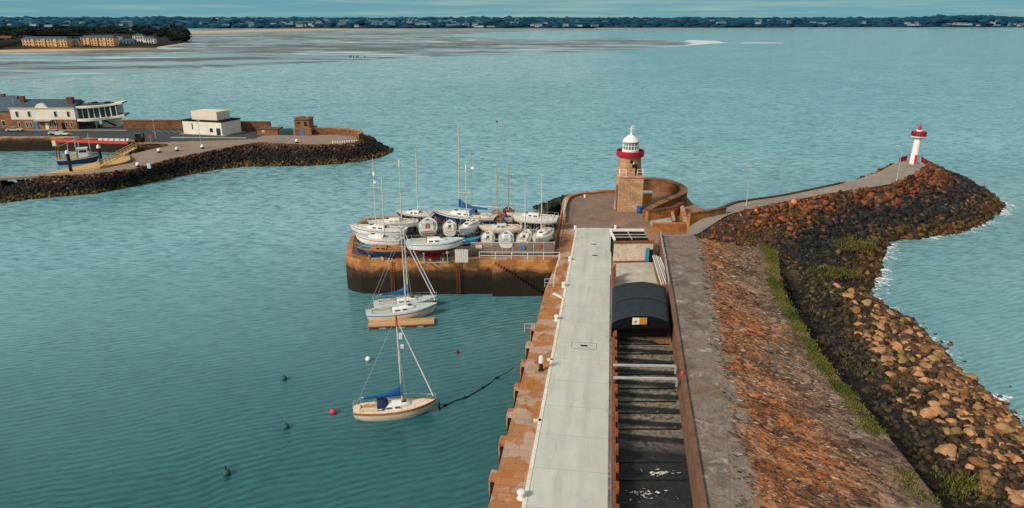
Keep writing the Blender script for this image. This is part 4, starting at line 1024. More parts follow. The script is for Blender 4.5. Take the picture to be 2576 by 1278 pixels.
# ------------------------------------------------------------------ rubble and berm
edge = [(1957, 633), (1963, 690), (1971, 738), (2000, 787), (2030, 832), (2063, 887), (2112, 950), (2150, 994), (2183, 1032), (2240, 1104), (2299, 1178), (2374, 1278), (2436, 1345)]
EZt = .9
Ew = [P(x, y, EZt) for x, y in edge]
Gp = [(1914, 614), (1926, 690), (1940, 738), (1970, 787), (1996, 832), (2028, 887), (2072, 950), (2108, 994), (2135, 1032), (2180, 1104), (2225, 1178), (2290, 1278), (2345, 1345)]
Gw = [P(x, y, 1.1) for x, y in Gp]
def interp_line(Y, L): # x on polyline at world y
    ys = [p.y for p in L]; xs_ = [p.x for p in L]
    o = np.argsort(ys); return float(np.interp(Y, np.array(ys)[o], np.array(xs_)[o]))
ys_ = np.linspace(Bw[0].y - 1, Bw[-1].y, 150)
rows = []
for Y in ys_:
    bx = interp_line(Y, Bw); gx = interp_line(Y, Gw); ex = interp_line(Y, Ew); r = []
    if Y > Ew[0].y:                                   # head of the berm rounds off
        k = min(1, (Y - Ew[0].y) / 14); gx = gx * (1 - k) + (bx + 5) * k; ex = ex * (1 - k) + (bx + 7.5) * k
    gx = max(gx, bx + 2); ex = max(ex, gx + 1)
    for j in range(41):
        t = j / 40
        x = bx + (gx - bx) * t; z = PZ + (1.1 - PZ) * t ** 1.1 + (-.45 * math.sin(PI * t))
        z += .22 * fbm(x, Y, .45, 4) * min(1, t * 8)
        r.append(Vector((x, Y, z - .02)))
    for j in range(1, 7):
        t = j / 6; x = gx + (ex - gx) * t; r.append(Vector((x, Y, 1.1 - .2 * t + .12 * fbm(x, Y, .6, 3))))
    r.append(Vector((ex + .12, Y, .2))); r.append(Vector((ex + .35, Y, -3.0)))
    rows.append(r)
bo = MB().grid([r[::-1] for r in rows]).build('berm', M['berm'], smooth='all'); at = bo.data.attributes.new('rnd', 'FLOAT', 'POINT'); at.data.foreach_set('value', [min(1.0, j / 40) for r in rows for j in range(len(r) - 1, -1, -1)]); struct(bo)
BR = rows
def berm_pt(u, v):
    i = min(len(BR) - 1, int(u * (len(BR) - 1))); j = int(v * 46); return BR[i][j]
rs = np.random.RandomState(21)
sp = []
for _ in range(7000):
    u = rs.rand() ** 1.15; v = rs.uniform(.02, .86); p = berm_pt(u, v)
    s = abs(rs.normal(0, .055)) + .03
    if rs.rand() < .012: s = rs.uniform(.15, .34)
    sp.append((p.x + rs.uniform(-.3, .3), p.y + rs.uniform(-.3, .3), p.z + .01, s))
for _ in range(450):
    u = rs.rand() ** 1.1; v = rs.uniform(.03, .8); p = berm_pt(u, v); sp.append((p.x, p.y, p.z, rs.uniform(.10, .24)))
stuff(rock_field('berm_stones', M['chips'], sp, 1, 3, .28, aim=-.62))
# grass strip along the berm's crest
gv, gf, gr, o = [], [], [], 0
p0_ = berm_pt
def tuft(p, h, tone, rs, n=5, sp=.25):
    global o
    for _ in range(n):
        a = rs.uniform(0, 6.28); b = np.array([p[0] + rs.normal(0, sp), p[1] + rs.normal(0, sp), p[2]]); w = .035 + rs.rand() * .04
        d = np.array([math.cos(a), math.sin(a), 0]); lean = rs.normal(0, .35, 3) * h
        gv.extend([b - d * w, b + d * w, b + np.array([lean[0], lean[1], h * rs.uniform(.6, 1.2)])]); gf.append([o, o + 1, o + 2]); o += 3
        gr.extend([np.clip(tone + rs.normal(0, .15), 0, 1)] * 3)
for _ in range(7500):
    u = rs.rand(); Y = ys_[0] + (ys_[-1] - ys_[0]) * u
    if Y > Ew[0].y + 2: continue
    near_gap = Y < P(2150, 1085, 1).y
    if near_gap and (rs.rand() < .8 or not (P(0, 1300, 1).y < Y < P(0, 1180, 1).y)): continue
    cv = rs.normal(.945, .022)
    if not .86 < cv < .99: continue
    if fbm(p0_(u, cv).x, p0_(u, cv).y, .5, 3) < -.28: continue
    p = berm_pt(u, cv); tuft((p.x, p.y + rs.uniform(-.4, .4), p.z - .03), .24, .5 + .35 * fbm(p.x, p.y, .3, 2), rs, 6)
stuff(np_mesh('grass', M['grass'], np.array(gv), np.array(gf), gr))

# rubble surfaces
tops = [(2325, 405, 1.5), (2334, 411, 1.5), (2336, 415, 1.5), (2326, 421, 1.5), (2303, 437, 1.5), (2250, 461, 1.5), (2100, 485, 1.5), (1960, 511, 1.6), (1890, 526, 1.8), (1834, 543, 2.1), (1790, 567, 2.45), (1746, 592, 2.75), (1850, 600, 1.6), (1957, 632, .6)]
bots = [(2420, 447), (2500, 492), (2527, 523), (2490, 556), (2430, 583), (2330, 599), (2240, 606), (2217, 650), (2212, 690), (2205, 715), (2195, 745), (2215, 765), (2240, 790), (2290, 806)]
T = [P(*t) for t in tops]; Bt = [P(x, y, SEA) for x, y in bots]
fe = [Vector((p.x + .45, p.y - .1, -2.2)) for p in Ew]
fb2 = [(2312, 835), (2332, 850), (2355, 872), (2380, 900), (2405, 925), (2440, 960), (2510, 1010), (2545, 1055), (2585, 1095), (2640, 1160), (2700, 1230), (2800, 1330), (2880, 1400)]
T += fe[1:]; Bt += [P(x, y, SEA) for x, y in fb2[1:]]
T = densify(T, 6); Bt = densify(Bt, 6)
def rub(i, t):
    a, b = T[i], Bt[i]; p = a.lerp(b, t)
    z = a.z + (SEA - a.z) * (t ** .85 if a.z > 0 else t)
    p.z = z + .25 * fbm(p.x, p.y, .3, 3) * min(1, t * 6) ; return p
rows = []
for i in range(len(T)):
    r = [rub(i, t) for t in np.linspace(0, 1, 26)]
    d = (Bt[i] - T[i]); d.z = 0; d.normalize()
    r[-1].z = SEA - .15; r.append(r[-1] + d * 3 + Vector((0, 0, -1.2))); r.append(r[-1] + d * 6 + Vector((0, 0, -3))); rows.append(r)
struct(MB().grid(rows).build('rubble_ground', M['rockground'], smooth='all'))
# breakwater armour (ends at the berm)
NE = 6 * 13
rs = np.random.RandomState(4); ext, bea = [], []
ext += []
A_len = [(Bt[i] - T[i]).length for i in range(len(T))]
wts = np.array([max((T[min(i+1, len(T)-1)] - T[i]).length, (Bt[min(i+1, len(T)-1)] - Bt[i]).length) * A_len[i] for i in range(len(T) - 1)])
def sample(i0, i1, n, fn):
    w = wts[i0:i1] / wts[i0:i1].sum()
    for i in rs.choice(np.arange(i0, i1), n, p=w):
        t = rs.rand(); f = rs.rand(); a, b = rub(i, t), rub(i + 1, t); fn(a.lerp(b, f), t, i)
def fe1(p, t, i):
    s = rs.choice([rs.uniform(.2, .38), rs.uniform(.38, .58), rs.uniform(.6, .95)], p=[.52, .36, .12]) * (.58 if i > 50 else 1); ext.append((p.x, p.y, p.z + .05, s))
sample(0, NE, 8000, fe1)
# crisp silhouette rocks over the tip and the far edge of the path
for _ in range(240):
    i = rs.randint(0, len(T[:18])); t = rs.rand(); p = rub(min(i, 15), t); ext.append((p.x, p.y, p.z + .1, rs.uniform(.5, 1.0)))
far_edge = fr_[14:]
for p, nx in zip(far_edge[:-1], far_edge[1:]):
    d = (nx - p).normalized(); nrm = Vector((-d.y, d.x, 0))
    hump = 1
    for _ in range(9):
        w = rs.uniform(.6, 6); ext.append((p.x + nrm.x * w + d.x * rs.uniform(-1, 1), p.y + nrm.y * w + d.y * rs.uniform(-1, 1), 1.1 - w * .75, rs.uniform(.5, 1.0)))
stuff(rock_field('breakwater_rubble', M['rubble_ext'], ext, 1, 8, .75))
# dark rocks behind the plaza on the left
bk = []
for _ in range(420):
    t = rs.rand(); a = P(1346 + 100 * t, 528 - 36 * t + rs.uniform(-6, 22) * (1 - t * .5), SEA); w = rs.rand()
    b = P(1446, 497, 0); p = a.lerp(Vector((b.x - 1, b.y + 2, -.6)), w ** 1.1 * .98); bk.append((p.x, p.y, p.z, rs.uniform(.5, 1.1)))
for _ in range(130):
    t = rs.rand(); p = P(1446 + 270 * t, 492 - 14 * t, -.4); bk.append((p.x, p.y + rs.uniform(1.5, 4), -1.1, rs.uniform(.5, .9)))
rbk = rock_field('plaza_rubble', attr_mat('black_rock', [(0, (.008, .009, .011)), (.7, (.02, .02, .02)), (1, (.06, .065, .02))]), bk, 1, 9, .7); stuff(rbk)
# beach below the berm: small rubble, weed and countable boulders
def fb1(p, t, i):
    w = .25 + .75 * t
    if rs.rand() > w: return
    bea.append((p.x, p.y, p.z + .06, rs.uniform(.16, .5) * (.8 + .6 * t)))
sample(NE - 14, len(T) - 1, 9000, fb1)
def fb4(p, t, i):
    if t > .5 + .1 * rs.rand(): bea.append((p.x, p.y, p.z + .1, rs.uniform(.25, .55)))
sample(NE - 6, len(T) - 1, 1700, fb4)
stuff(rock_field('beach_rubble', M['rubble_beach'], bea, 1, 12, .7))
BP = []
for k in range(7):
    v, f = rock_proto(3, 60 + k, .34, 11)
    v = v * np.array([1.05, .9, .72]); me = None
    ob = np_mesh('boulder', M['boulder'], v, f, None, True); ob.data.set_sharp_from_angle(angle=math.radians(28)); BP.append(ob)
cands = []
def fb3(p, t, i): cands.append((p.copy(), t, i))
sample(NE - 6, len(T) - 1, 6000, fb3)
placed = []; n_b = 0; first = [True] * 7
mvq = []
for p, t, i in cands:
    if n_b >= 300: break
    if t < .34: continue
    Y = p.y; nearf = np.clip((95 - Y) / 45, 0, 1)
    thr = np.interp(t, [0, .4, .58, .75, 1], [.01, .04, .4, .95, 1.0])
    thr *= np.interp(Y, [40, 58, 75, 100], [1.0, 1.0, .7, .45])
    if rs.rand() > thr: continue
    s = rs.choice([rs.uniform(.4, .65), rs.uniform(.65, 1.0), rs.uniform(.9, 1.15)], p=[.48, .42, .10]) * (.78 + .22 * nearf)
    if any((p.x - q[0]) ** 2 + (p.y - q[1]) ** 2 < ((s + q[2]) * .66) ** 2 for q in placed): continue
    placed.append((p.x, p.y, s)); mvq.append((p, s)); n_b += 1
# a few awash beyond the waterline
for _ in range(26):
    i = rs.randint(NE - 2, len(T) - 2); d = Bt[i] - T[i]; d.z = 0; d.normalize(); p = Bt[i] + d * abs(rs.normal(0, 2.2)); p.z = SEA - .18
    mvq.append((p, rs.uniform(.25, .5)))
mvq = mvq[-300:]
for p, s in mvq:
    k = rs.randint(7)
    if first[k]: ob = BP[k]; first[k] = False
    else: ob = BP[k].copy(); C.objects.link(ob)
    ob.location = (p.x, p.y, p.z + s * .18); ob.rotation_euler = (rs.uniform(-.3, .3), rs.uniform(-.3, .3), rs.uniform(0, 6.28)); ob.scale = (s * rs.uniform(.85, 1.25), s, s * rs.uniform(.8, 1.15))
    tag(ob, 'rounded tan boulder on the beach below the seaward side of the pier', 'boulder', 'boulders on the beach below the pier')
for k in range(7):
    if first[k]: bpy.data.objects.remove(BP[k])
# green weed tufts
gv, gf, gr, o = [], [], [], 0
def fm1(p, t, i):
    if not .15 < t < .72: return
    if fbm(p.x, p.y, .14, 2) < .12: return
    tuft((p.x, p.y, p.z + .12), .22, rs.uniform(.1, 1.0), rs, 10, .3)
sample(6 * 7, len(T) - 1, 2600, fm1)
for cx_, cy_, n_, spx in ((2150, 618, 60, 34), (2110, 690, 40, 26), (2030, 690, 30, 22), (2420, 1235, 30, 30)):
    for _ in range(n_):
        p = P(cx_ + rs.normal(0, spx), cy_ + rs.normal(0, spx * .3), -3.2); tuft((p.x, p.y, -3.0 + rs.uniform(-.1, .4)), .4, rs.uniform(.4, 1), rs, 20, .5)
stuff(np_mesh('seaweed', M['moss'], np.array(gv), np.array(gf), gr))
# foam along the shore
fr, fv, ff = [], [], []
iis = list(range(2, len(T) - 1)); rowsF = []; vals = []
for i in iis:
    d = Bt[i] - T[i]; d.z = 0; d.normalize(); y = Bt[i].y
    rowsF.append([Bt[i] + d * s + Vector((0, 0, .035)) for s in (-3, -1, .5, 2.2, 4.5)])
    k = .56 + .35 * noise.noise(Vector((i * .33, 3, 0)))
    if 6 * 6.5 <= i <= 6 * 9: k += .06
    if i < 6 * 4: k += .04
    vals.append([k * .8, k + .05, k + .12, k - .05, .0])
fo_ = MB().grid(rowsF).build('sea_foam', M['foam']); at = fo_.data.attributes.new('rnd', 'FLOAT', 'POINT'); at.data.foreach_set('value', [max(0, x) for r in vals for x in r]); stuff(fo_)
# ================================================================== BOAT QUAY
bq = [(1405, 650), (1380, 652), (1000, 655), (905, 652), (880, 647), (868, 640), (872, 625), (884, 590), (898, 560), (925, 545), (1100, 543), (1420, 543)]
bqw = XY(bq)
struct(MB().prism(bqw, -8, 0).build('boat_quay', M['quay']))
bd = plain('boat_yard_ground', (.085, .075, .068), .9, .4, .35, .2, kind='World', dirt=(.20, .12, .07), dirt_amt=.7)
inn = XY([(1402, 645), (1000, 647), (910, 644), (885, 638), (890, 600), (908, 562), (930, 549), (1100, 547), (1415, 547)])
struct(MB().add([(p.x, p.y, .006) for p in bqw], [tuple(range(len(bqw)))]).build('boat_quay_coping', M['coping']))
struct(MB().add([(p.x, p.y, .012) for p in inn], [tuple(range(len(inn)))]).build('boat_yard', bd))
# stone stair against the quay face
e0 = P(1330, 652); e1 = P(1235, 653); dv = (e0 - e1).normalized()
sp0 = P(1236, 654); fx = Vector((dv.y, -dv.x, 0))
stx = thing('quay_stair', 'weedy stone stair descending the harbour face of the boat quay', 'stair', sp0, math.atan2(dv.y, dv.x))
for k in range(18):
    zt_ = -.25 - k * .27; MB().box((.3 + k * .40, -.45, (zt_ - 7) / 2), (.40, .9, zt_ + 7)).build('step', M['quay'], stx)
# pipe / chain lines on the wall: dark vertical ladders
for x, lab in ((1152, 'dark ladder recessed in the orange quay wall below the boat cradle'), (985, 'dark ladder on the quay wall near its rounded corner')):
    a = P(x, 655, 0); m = MB()
    for s in (-.22, .22): m.bar(a + Vector((s, -.12, -.05)), a + Vector((s, -.12, -5.2)), .07, .07)
    for k in range(14): m.bar(a + Vector((-.22, -.12, -.3 - k * .36)), a + Vector((.22, -.12, -.3 - k * .36)), .05, .05)
    tag(m.build('quay_ladder', M['rust']), lab, 'ladder')
railing('railing', 'pale railing along the front edge of the boat quay', [P(1206, 652), P(1408, 653)], 1.1, 2, 2.2, 'white', .04)
railing('railing', 'pale railing running from the boat quay corner down to the inner ladder hoop', [P(1408, 655), P(1399, 690), P(1392, 722)], 1.0, 1, 2.5, 'white', .045)
railing('railing', 'rusty fence between the boat yard and the concrete road', [P(1394, 642), P(1408, 585), P(1416, 548)], 1.6, 3, 1.6, 'rust', .05)
railing('railing', 'short pale railing at the plaza corner beside the boat yard', [P(1418, 545), P(1424, 520)], 1.5, 2, 1.0, 'white', .06)
# mesh fence
fa_, fb3_ = P(1186, 642), P(1394, 641)
fe_ = thing('mesh_fence', 'tall mesh security fence along the front of the boat yard', 'fence', fa_)
d = fb3_ - fa_
def mesh_mat():
    n = NT('fence_mesh'); v = n.coord('Object'); t = n.n.new('ShaderNodeBsdfTransparent'); m = n.n.new('ShaderNodeMixShader')
    sx = n.n.new('ShaderNodeSeparateXYZ'); n.l(v, sx.inputs[0])
    f = n.math('MAXIMUM', n.math('GREATER_THAN', n.math('FRACT', n.math('MULTIPLY', sx.outputs[0], 8)), .45), n.math('GREATER_THAN', n.math('FRACT', n.math('MULTIPLY', sx.outputs[2], 8)), .6))
    n.l(f, m.inputs[0]); n.l(t.outputs[0], m.inputs[1]); n.l(n.b.outputs[0], m.inputs[2]); n.l(m.outputs[0], n.out.inputs[0])
    return n.fin((.27, .22, .175), .8, None, .2)
MB().quad((0, 0, .1), d + Vector((0, 0, .1)), d + Vector((0, 0, 1.9)), (0, 0, 1.9)).build('mesh', mesh_mat(), fe_)
for k in range(9): p = d * (k / 8); MB().tube(p, p + Vector((0, 0, 2.1)), .05, n=6).build('post', M['steel'], fe_)
MB().tube((0, 0, 1.95), d + Vector((0, 0, 1.95)), .04, n=6).build('rail', M['deck'], fe_)
for t_, zz_, w_, h_, mt, lab in ((.09, 1.45, .95, .75, 'white', 'white notice with a red band on the left of the mesh fence'), (.62, 1.2, .7, .6, 'bluestripe', 'small blue notice in the middle of the mesh fence'), (.83, 1.4, .35, .6, 'redbright', 'small red notice at the right of the mesh fence')):
    p = fa_ + d * t_; s = thing('notice', lab, 'sign', p + Vector((0, -.09, zz_)))
    MB().box((0, 0, 0), (w_, .04, h_)).build('board', M[mt], s)
    if mt == 'white': MB().box((0, -.025, h_ * .36), (w_ * .96, .006, h_ * .22)).build('red_band', M['redbright'], s)
t = thing('timber_gate', 'pale boarded gate panel at the left end of the mesh fence', 'gate', P(1145, 661), 0)
gw = 33 * depth(P(1145, 661)) / F; gh = 34 * depth(P(1145, 661)) / F
for k in range(6): MB().box((gw * (k + .5) / 6, 0, gh / 2 + .05), (gw / 6 - .03, .08, gh)).build('board', M['deck'], t)
for z_ in (.3, gh - .2): MB().box((gw / 2, .08, z_), (gw, .08, .14)).build('rail', M['deck'], t)

# ================================================================== BOATS
def hull_section(L, B, Fb, D, t, stern=.62, full=.45, bowrise=.38):
    b = B / 2 * ((1 - ((t - full) / (1 - full)) ** 2.3) if t > full else 1 - (1 - stern) * ((full - t) / full) ** 2)
    b = max(b, .012)
    sh = Fb * (1 + bowrise * max(0, (t - .3) / .7) ** 2 + .08 * max(0, (.3 - t) / .3) ** 2)
    dk = D * (1 - abs((t - .46) / .54) ** 2.2) - .12 * Fb * (max(0, (t - .8) / .2) ** 2 * 3 + max(0, (.12 - t) / .12))
    return b, sh, dk
def make_boat(name, lab, loc, rz, L, B, Fb, hullm='gelcoat', stripe='bluestripe', under='antiblue', deckm='deck', cabinm='gelcoat', draft=.5, keel=1.2,
              mast=None, mast_t=.56, mastm='alloy', boom=True, cover=None, cover2=None, genoa=None, cat='sailing boat', wood=False, cockpit='dark', fin=True,
              radar=False, radome_side=1, mast_tip=None, mizzen=None, spray=None, dinghy=False, transom=None, extra_boom=False, rail_h=.55, group=None, stern=.62, windows=True):
    t0 = thing(name, lab, cat, loc, rz, group)
    NS = 19; ts = [i / (NS - 1) for i in range(NS)]
    def pt(t, s, side):
        b, sh, dk = hull_section(L, B, Fb, draft, t, stern)
        n = 2.5 if t < .75 else 2.5 - (t - .75) * 4.5
        y = b * (1 - s ** n) ** (1 / n) if s < 1 else 0
        z = sh + (-dk - sh) * s
        x = -L / 2 + L * t - (sh - z) / (sh + .5) * (max(0, t - .6) / .4) ** 2 * L * .11 + (sh - z) / (sh + .5) * (max(0, .2 - t) / .2) * L * .05
        return Vector((x, side * y, z))
    def svals(t):
        b, sh, dk = hull_section(L, B, Fb, draft, t, stern); w = min(.97, max(.05, sh / max(.05, sh + dk)))
        return [0, w * .10, w * .22, w * .45, w * .68, w * .86, w * 1.0, w + (1 - w) * .35, w + (1 - w) * .7, 1]
    def strip(nm, j0, j1, mat, cap=False):
        m = MB()
        for side in (1, -1):
            rows = [[pt(t, svals(t)[j], side) for j in range(j0, j1 + 1)] for t in ts]
            m.grid(rows if side < 0 else [r[::-1] for r in rows])
        if cap:
            a = [pt(0, s, 1) for s in svals(0)]; b = [pt(0, s, -1) for s in svals(0)]
            m.add(a + b[::-1], [tuple(range(2 * len(a)))])
            k = [pt(1, s, 1) for s in svals(1)]; q = [pt(1, s, -1) for s in svals(1)]; m.add(k + q[::-1], [tuple(range(2 * len(k) - 1, -1, -1))])
        return m.build(nm, mat, t0, smooth='all')
    strip('hull', 2, 5, M[hullm], True)
    strip('rubbing_strake', 0, 1, M['wood'] if wood or stripe == 'wood' else M[hullm]); strip('sheer_stripe', 1, 2, M[stripe])
    strip('boot_stripe', 5, 6, M[under]); strip('underbody', 6, 9, M[under])
    if transom: 
        b, sh, dk = hull_section(L, B, Fb, draft, 0, stern); MB().box((-L/2 - .02, 0, sh * .55), (.05, b * 1.4, sh * .5)).build('transom_board', M[transom], t0)
    # deck
    rows = []
    for t in ts:
        b, sh, dk = hull_section(L, B, Fb, draft, t, stern); x = -L / 2 + L * t
        rows.append([Vector((x, b * k, sh - .03 + .10 * b * (1 - k * k))) for k in (1, .75, .4, 0, -.4, -.75, -1)])
    MB().grid([r[::-1] for r in rows][::-1]).build('deck', M[deckm], t0, smooth='all')
    tr = MB()
    for side in (1, -1):
        tr.grid([[pt(t, 0, side) + Vector((0, 0, -.02)), pt(t, 0, side) + Vector((0, 0, .07))] for t in ts])
    tr.build('toe_rail', M['wood'] if wood or stripe == 'wood' else M['deck'], t0)
    def bs(t): return hull_section(L, B, Fb, draft, t, stern)
    # coachroof
    if not dinghy:
        c0, c1 = .36, .70; rows = []; ch = .13 * B + .12
        for k, (t, f, hh) in enumerate([(c0, .60, .0), (c0 + .003, .60, 1.0), (.45, .64, 1.02), (.55, .62, .95), (.63, .52, .8), (c1 - .03, .42, .6), (c1, .36, 0)]):
            b, sh, dk = bs(t); x = -L / 2 + L * t; z0 = sh + .03; w = b * f
            rows.append([Vector((x, w, z0)), Vector((x, w * .90, z0 + ch * hh * .85)), Vector((x, w * .6, z0 + ch * hh)), Vector((x, 0, z0 + ch * hh * 1.08)), Vector((x, -w * .6, z0 + ch * hh)), Vector((x, -w * .90, z0 + ch * hh * .85)), Vector((x, -w, z0))])
        m = MB().grid([r[::-1] for r in rows][::-1]); cb = m.build('cabin', M[cabinm], t0, smooth=True)
        if windows:
            for side in (1, -1):
                for t_, ln in ((.43, .07), (.53, .06)):
                    b, sh, dk = bs(t_); x = -L / 2 + L * t_; MB().box((x, side * b * .615, sh + .04 + ch * .5), (L * ln, .05, ch * .38)).build('window', M['glass'], cb)
        b, sh, dk = bs(.6); MB().box((-L / 2 + L * .61, 0, sh + .05 + ch * .98), (.5, .5, .08)).build('hatch', M['glass'] if not wood else M['wood'], cb)
        MB().box((-L / 2 + L * (c0 + .045), 0, bs(c0)[1] + .06 + ch * 1.06), (L * .09, B * .22, .07)).build('companion_hatch', M[deckm if not wood else 'wood'], cb)
        MB().box((-L / 2 + L * c0 - .02, 0, bs(c0)[1] + .1 + ch * .42), (.04, B * .18, ch * .9)).build('companionway', M['glass'] if cockpit == 'dark' else M[cockpit], cb)
    # cockpit: coaming ring with a darker sole
    k0, k1 = .08, .345; m = MB(); b0, b1 = bs(k0)[0] * .62, bs(k1)[0] * .58; z0, z1 = bs(k0)[1] + .06, bs(k1)[1] + .1
    x0, x1 = -L / 2 + L * k0, -L / 2 + L * k1
    for side in (1, -1): m.bar((x0, side * b0, z0 + .08), (x1, side * b1, z1 + .08), .1, .22)
    m.bar((x0, -b0, z0 + .08), (x0, b0, z0 + .08), .1, .2); ck = m.build('coaming', M[deckm if not wood else 'wood'], t0)
    m = MB(); m.add([(x0, -b0 * .95, z0 + .035), (x1, -b1 * .95, z1 + .04), (x1, b1 * .95, z1 + .04), (x0, b0 * .95, z0 + .035)], [(0, 1, 2, 3)])
    m.build('sole', M['wood'] if cockpit == 'wood' else M['plank'], ck)
    for side in (1, -1): MB().bar((x0 + .1, side * b0 * .7, z0 + .1), (x1 - .1, side * b1 * .72, z1 + .12), b0 * .45, .1).build('seat', M[deckm], ck)
    MB().bar((x0 + .25, 0, z0 + .2), (x0 + 1.0, 0, z0 + .42), .05, .05).build('tiller', M['wood'], ck)
    # keel and rudder
    if keel:
        m = MB(); kd = keel; a0, a1 = (.30, .62) if not fin else (.40, .60)
        zt_ = -draft * .75
        m.add([(-L/2 + L*a0, -.09, zt_), (-L/2 + L*a1, -.05, zt_), (-L/2 + L*a1, .05, zt_), (-L/2 + L*a0, .09, zt_), (-L/2 + L*(a0 - .02), -.1, -draft - kd), (-L/2 + L*(a1 - .06), -.08, -draft - kd), (-L/2 + L*(a1 - .06), .08, -draft - kd), (-L/2 + L*(a0 - .02), .1, -draft - kd)],
              [(0,1,2,3), (7,6,5,4), (0,4,5,1), (1,5,6,2), (2,6,7,3), (3,7,4,0)]); m.build('keel', M[under], t0)
        MB().box((-L/2 + L * .07, 0, -draft * .6 - .15), (L * .05, .08, draft + .7)).build('rudder', M[under], t0)
    # pulpit, pushpit, guard rails
    if not dinghy:
        b, sh, dk = bs(.93); m = MB(); r = .022; xb = L / 2
        pp = [Vector((-L/2 + L*.9, bs(.9)[0], bs(.9)[1])), Vector((-L/2 + L*.9, bs(.9)[0], bs(.9)[1] + rail_h)), Vector((xb + .05, 0, bs(1)[1] + rail_h + .05)), Vector((-L/2 + L*.9, -bs(.9)[0], bs(.9)[1] + rail_h)), Vector((-L/2 + L*.9, -bs(.9)[0], bs(.9)[1]))]
        m.path(pp, r); m.tube((xb - .1, 0, bs(1)[1]), pp[2], r, n=5); m.build('pulpit', M['steel'], t0)
        m = MB(); bb_, ss_ = bs(.02)[0], bs(.02)[1]; m.path([Vector((-L/2+.7, bb_, ss_)), Vector((-L/2+.7, bb_, ss_+rail_h)), Vector((-L/2+.02, bb_*.8, ss_+rail_h)), Vector((-L/2+.02, -bb_*.8, ss_+rail_h)), Vector((-L/2+.7, -bb_, ss_+rail_h)), Vector((-L/2+.7, -bb_, ss_))], r)
        for s in (1, -1): m.tube((-L/2+.05, s*bb_*.8, ss_), (-L/2+.05, s*bb_*.8, ss_+rail_h), r, n=5)
        m.build('pushpit', M['steel'], t0)
        m = MB()
        for side in (1, -1):
            g = [Vector((-L/2 + L*t, side * bs(t)[0] * .97, bs(t)[1] + rail_h)) for t in (.08, .25, .42, .58, .74, .9)]
            m.path(g, .012, 4)
            for q in g[1:-1]: m.tube(q - Vector((0, 0, rail_h)), q, .018, n=4)
        m.build('guard_rail', M['steel'], t0)
    if mast:
        mx = -L / 2 + L * mast_t; b, sh, dk = bs(mast_t); zb_ = sh + (.1 if dinghy else .35)
        top = Vector((mx - mast * .012, 0, mast))
        ms = MB().tube((mx, 0, zb_), top, .095, .062, 8).build('mast', M[mastm], t0, smooth=True)
        for f in (.55,) + ((.78,) if mast > 13 else ()):
            z_ = zb_ + (mast - zb_) * f; MB().bar((mx, -B * .34, z_), (mx, B * .34, z_), .06, .04).build('spreader', M[mastm], ms)
        w = MB()
        for side in (1, -1):
            sp_ = Vector((mx, side * B * .34, zb_ + (mast - zb_) * .55)); w.path([Vector((mx - .1, side * b * .95, sh)), sp_, top], .012, 4); w.tube((mx + .5, side * b * .93, sh), (mx, 0, sp_.z), .012, n=4)
        w.tube((-L / 2 + .1, 0, bs(0)[1]), top, .013, n=4); w.build('shroud', M['wire'], t0)
        fs = MB(); st = Vector((L / 2 - .1, 0, bs(1)[1] + .12)); tp_ = Vector((top.x + .1, 0, mast * .96))
        if genoa:
            gq = MB().tube(st.lerp(tp_, .04), st.lerp(tp_, .97), .085, .05, 7).build('furled_genoa', M[genoa], t0, smooth=True)
            if cover2: MB().tube(st.lerp(tp_, .05) + Vector((-.12, 0, -.02)), st.lerp(tp_, .45) + Vector((-.12, 0, 0)), .09, .06, 7).build('genoa_cover', M[cover2], gq, smooth=True)
        else: fs.tube(st, tp_, .014, n=4).build('forestay', M['wire'], t0)
        if mast_tip: MB().tube(top - Vector((0, 0, 1.0)), top + Vector((0, 0, .1)), .13, .1, 8).build('mast_head', M[mast_tip], ms)
        MB().tube(top, top + Vector((-.15, 0, .5)), .014, n=4).build('aerial', M['wire'], ms)
        if radar:
            for f, sx in ((.78, .18), (.66, .28)):
                MB().box((mx + radome_side * sx, 0, zb_ + (mast - zb_) * f), (.32, .3, .55 if f > .7 else .32)).build('radar_reflector', M['white'], ms)
        if boom:
            be = -L / 2 + L * .10; bz = zb_ + .85
            MB().tube((mx - .1, 0, bz), (be, 0, bz + .05), .06, .05, 8).build('boom', M[mastm], t0, smooth=True)
            if cover:
                rows = []
                for k in range(9):
                    f = k / 8; x = mx + .05 + (be + .25 - mx) * f; hgt = .62 * (1 - f) ** 1.6 + .26; wd = .20 * (1 - f) + .12
                    if k == 0: wd *= .8
                    rows.append([Vector((x, wd * math.sin(a) * (1 - .35 * (1 - math.cos(a)) / 2), bz - .12 + hgt * (1 - math.cos(a)) / 2 + (.75 * (1 - f) ** 6) * (1 - math.cos(a)) / 2)) for a in [2 * PI * q / 10 for q in range(10)]])
                m = MB().grid(rows, True); m.add(rows[0], [tuple(range(10))]); m.add(rows[-1], [tuple(range(9, -1, -1))]); m.build('sail_cover', M[cover], t0, smooth='all')
        if mizzen:
            mz = -L / 2 + L * mizzen[0]; mo = MB().tube((mz, 0, bs(mizzen[0])[1]), (mz - .1, 0, mizzen[1]), .085, .055, 8).build('mizzen_mast', M[mizzen[2]], t0, smooth=True)
            MB().box((mz - .3, 0, mizzen[1] * .75), (.5, .3, .35)).build('radar_dome', M['white'], mo)
            MB().tube((mz, 0, bs(.15)[1] + 1.6), (-L/2 - .4, 0, bs(.15)[1] + 1.7), .05, n=6).build('mizzen_boom', M['alloy'], t0)
    if spray:
        x = -L / 2 + L * .36; b, sh, dk = bs(.36); rows = []
        for k, (dx, hh, ww) in enumerate(((.55, .42, .55), (.35, .85, .6), (-.1, 1.0, .62), (-.6, .95, .6))):
            rows.append([Vector((x + dx, b * ww * math.cos(a), sh + .1 + hh * math.sin(a))) for a in [PI * q / 8 for q in range(9)]])
        m = MB().grid(rows); m.build('spray_hood', M[spray], t0, smooth='all')
    return t0

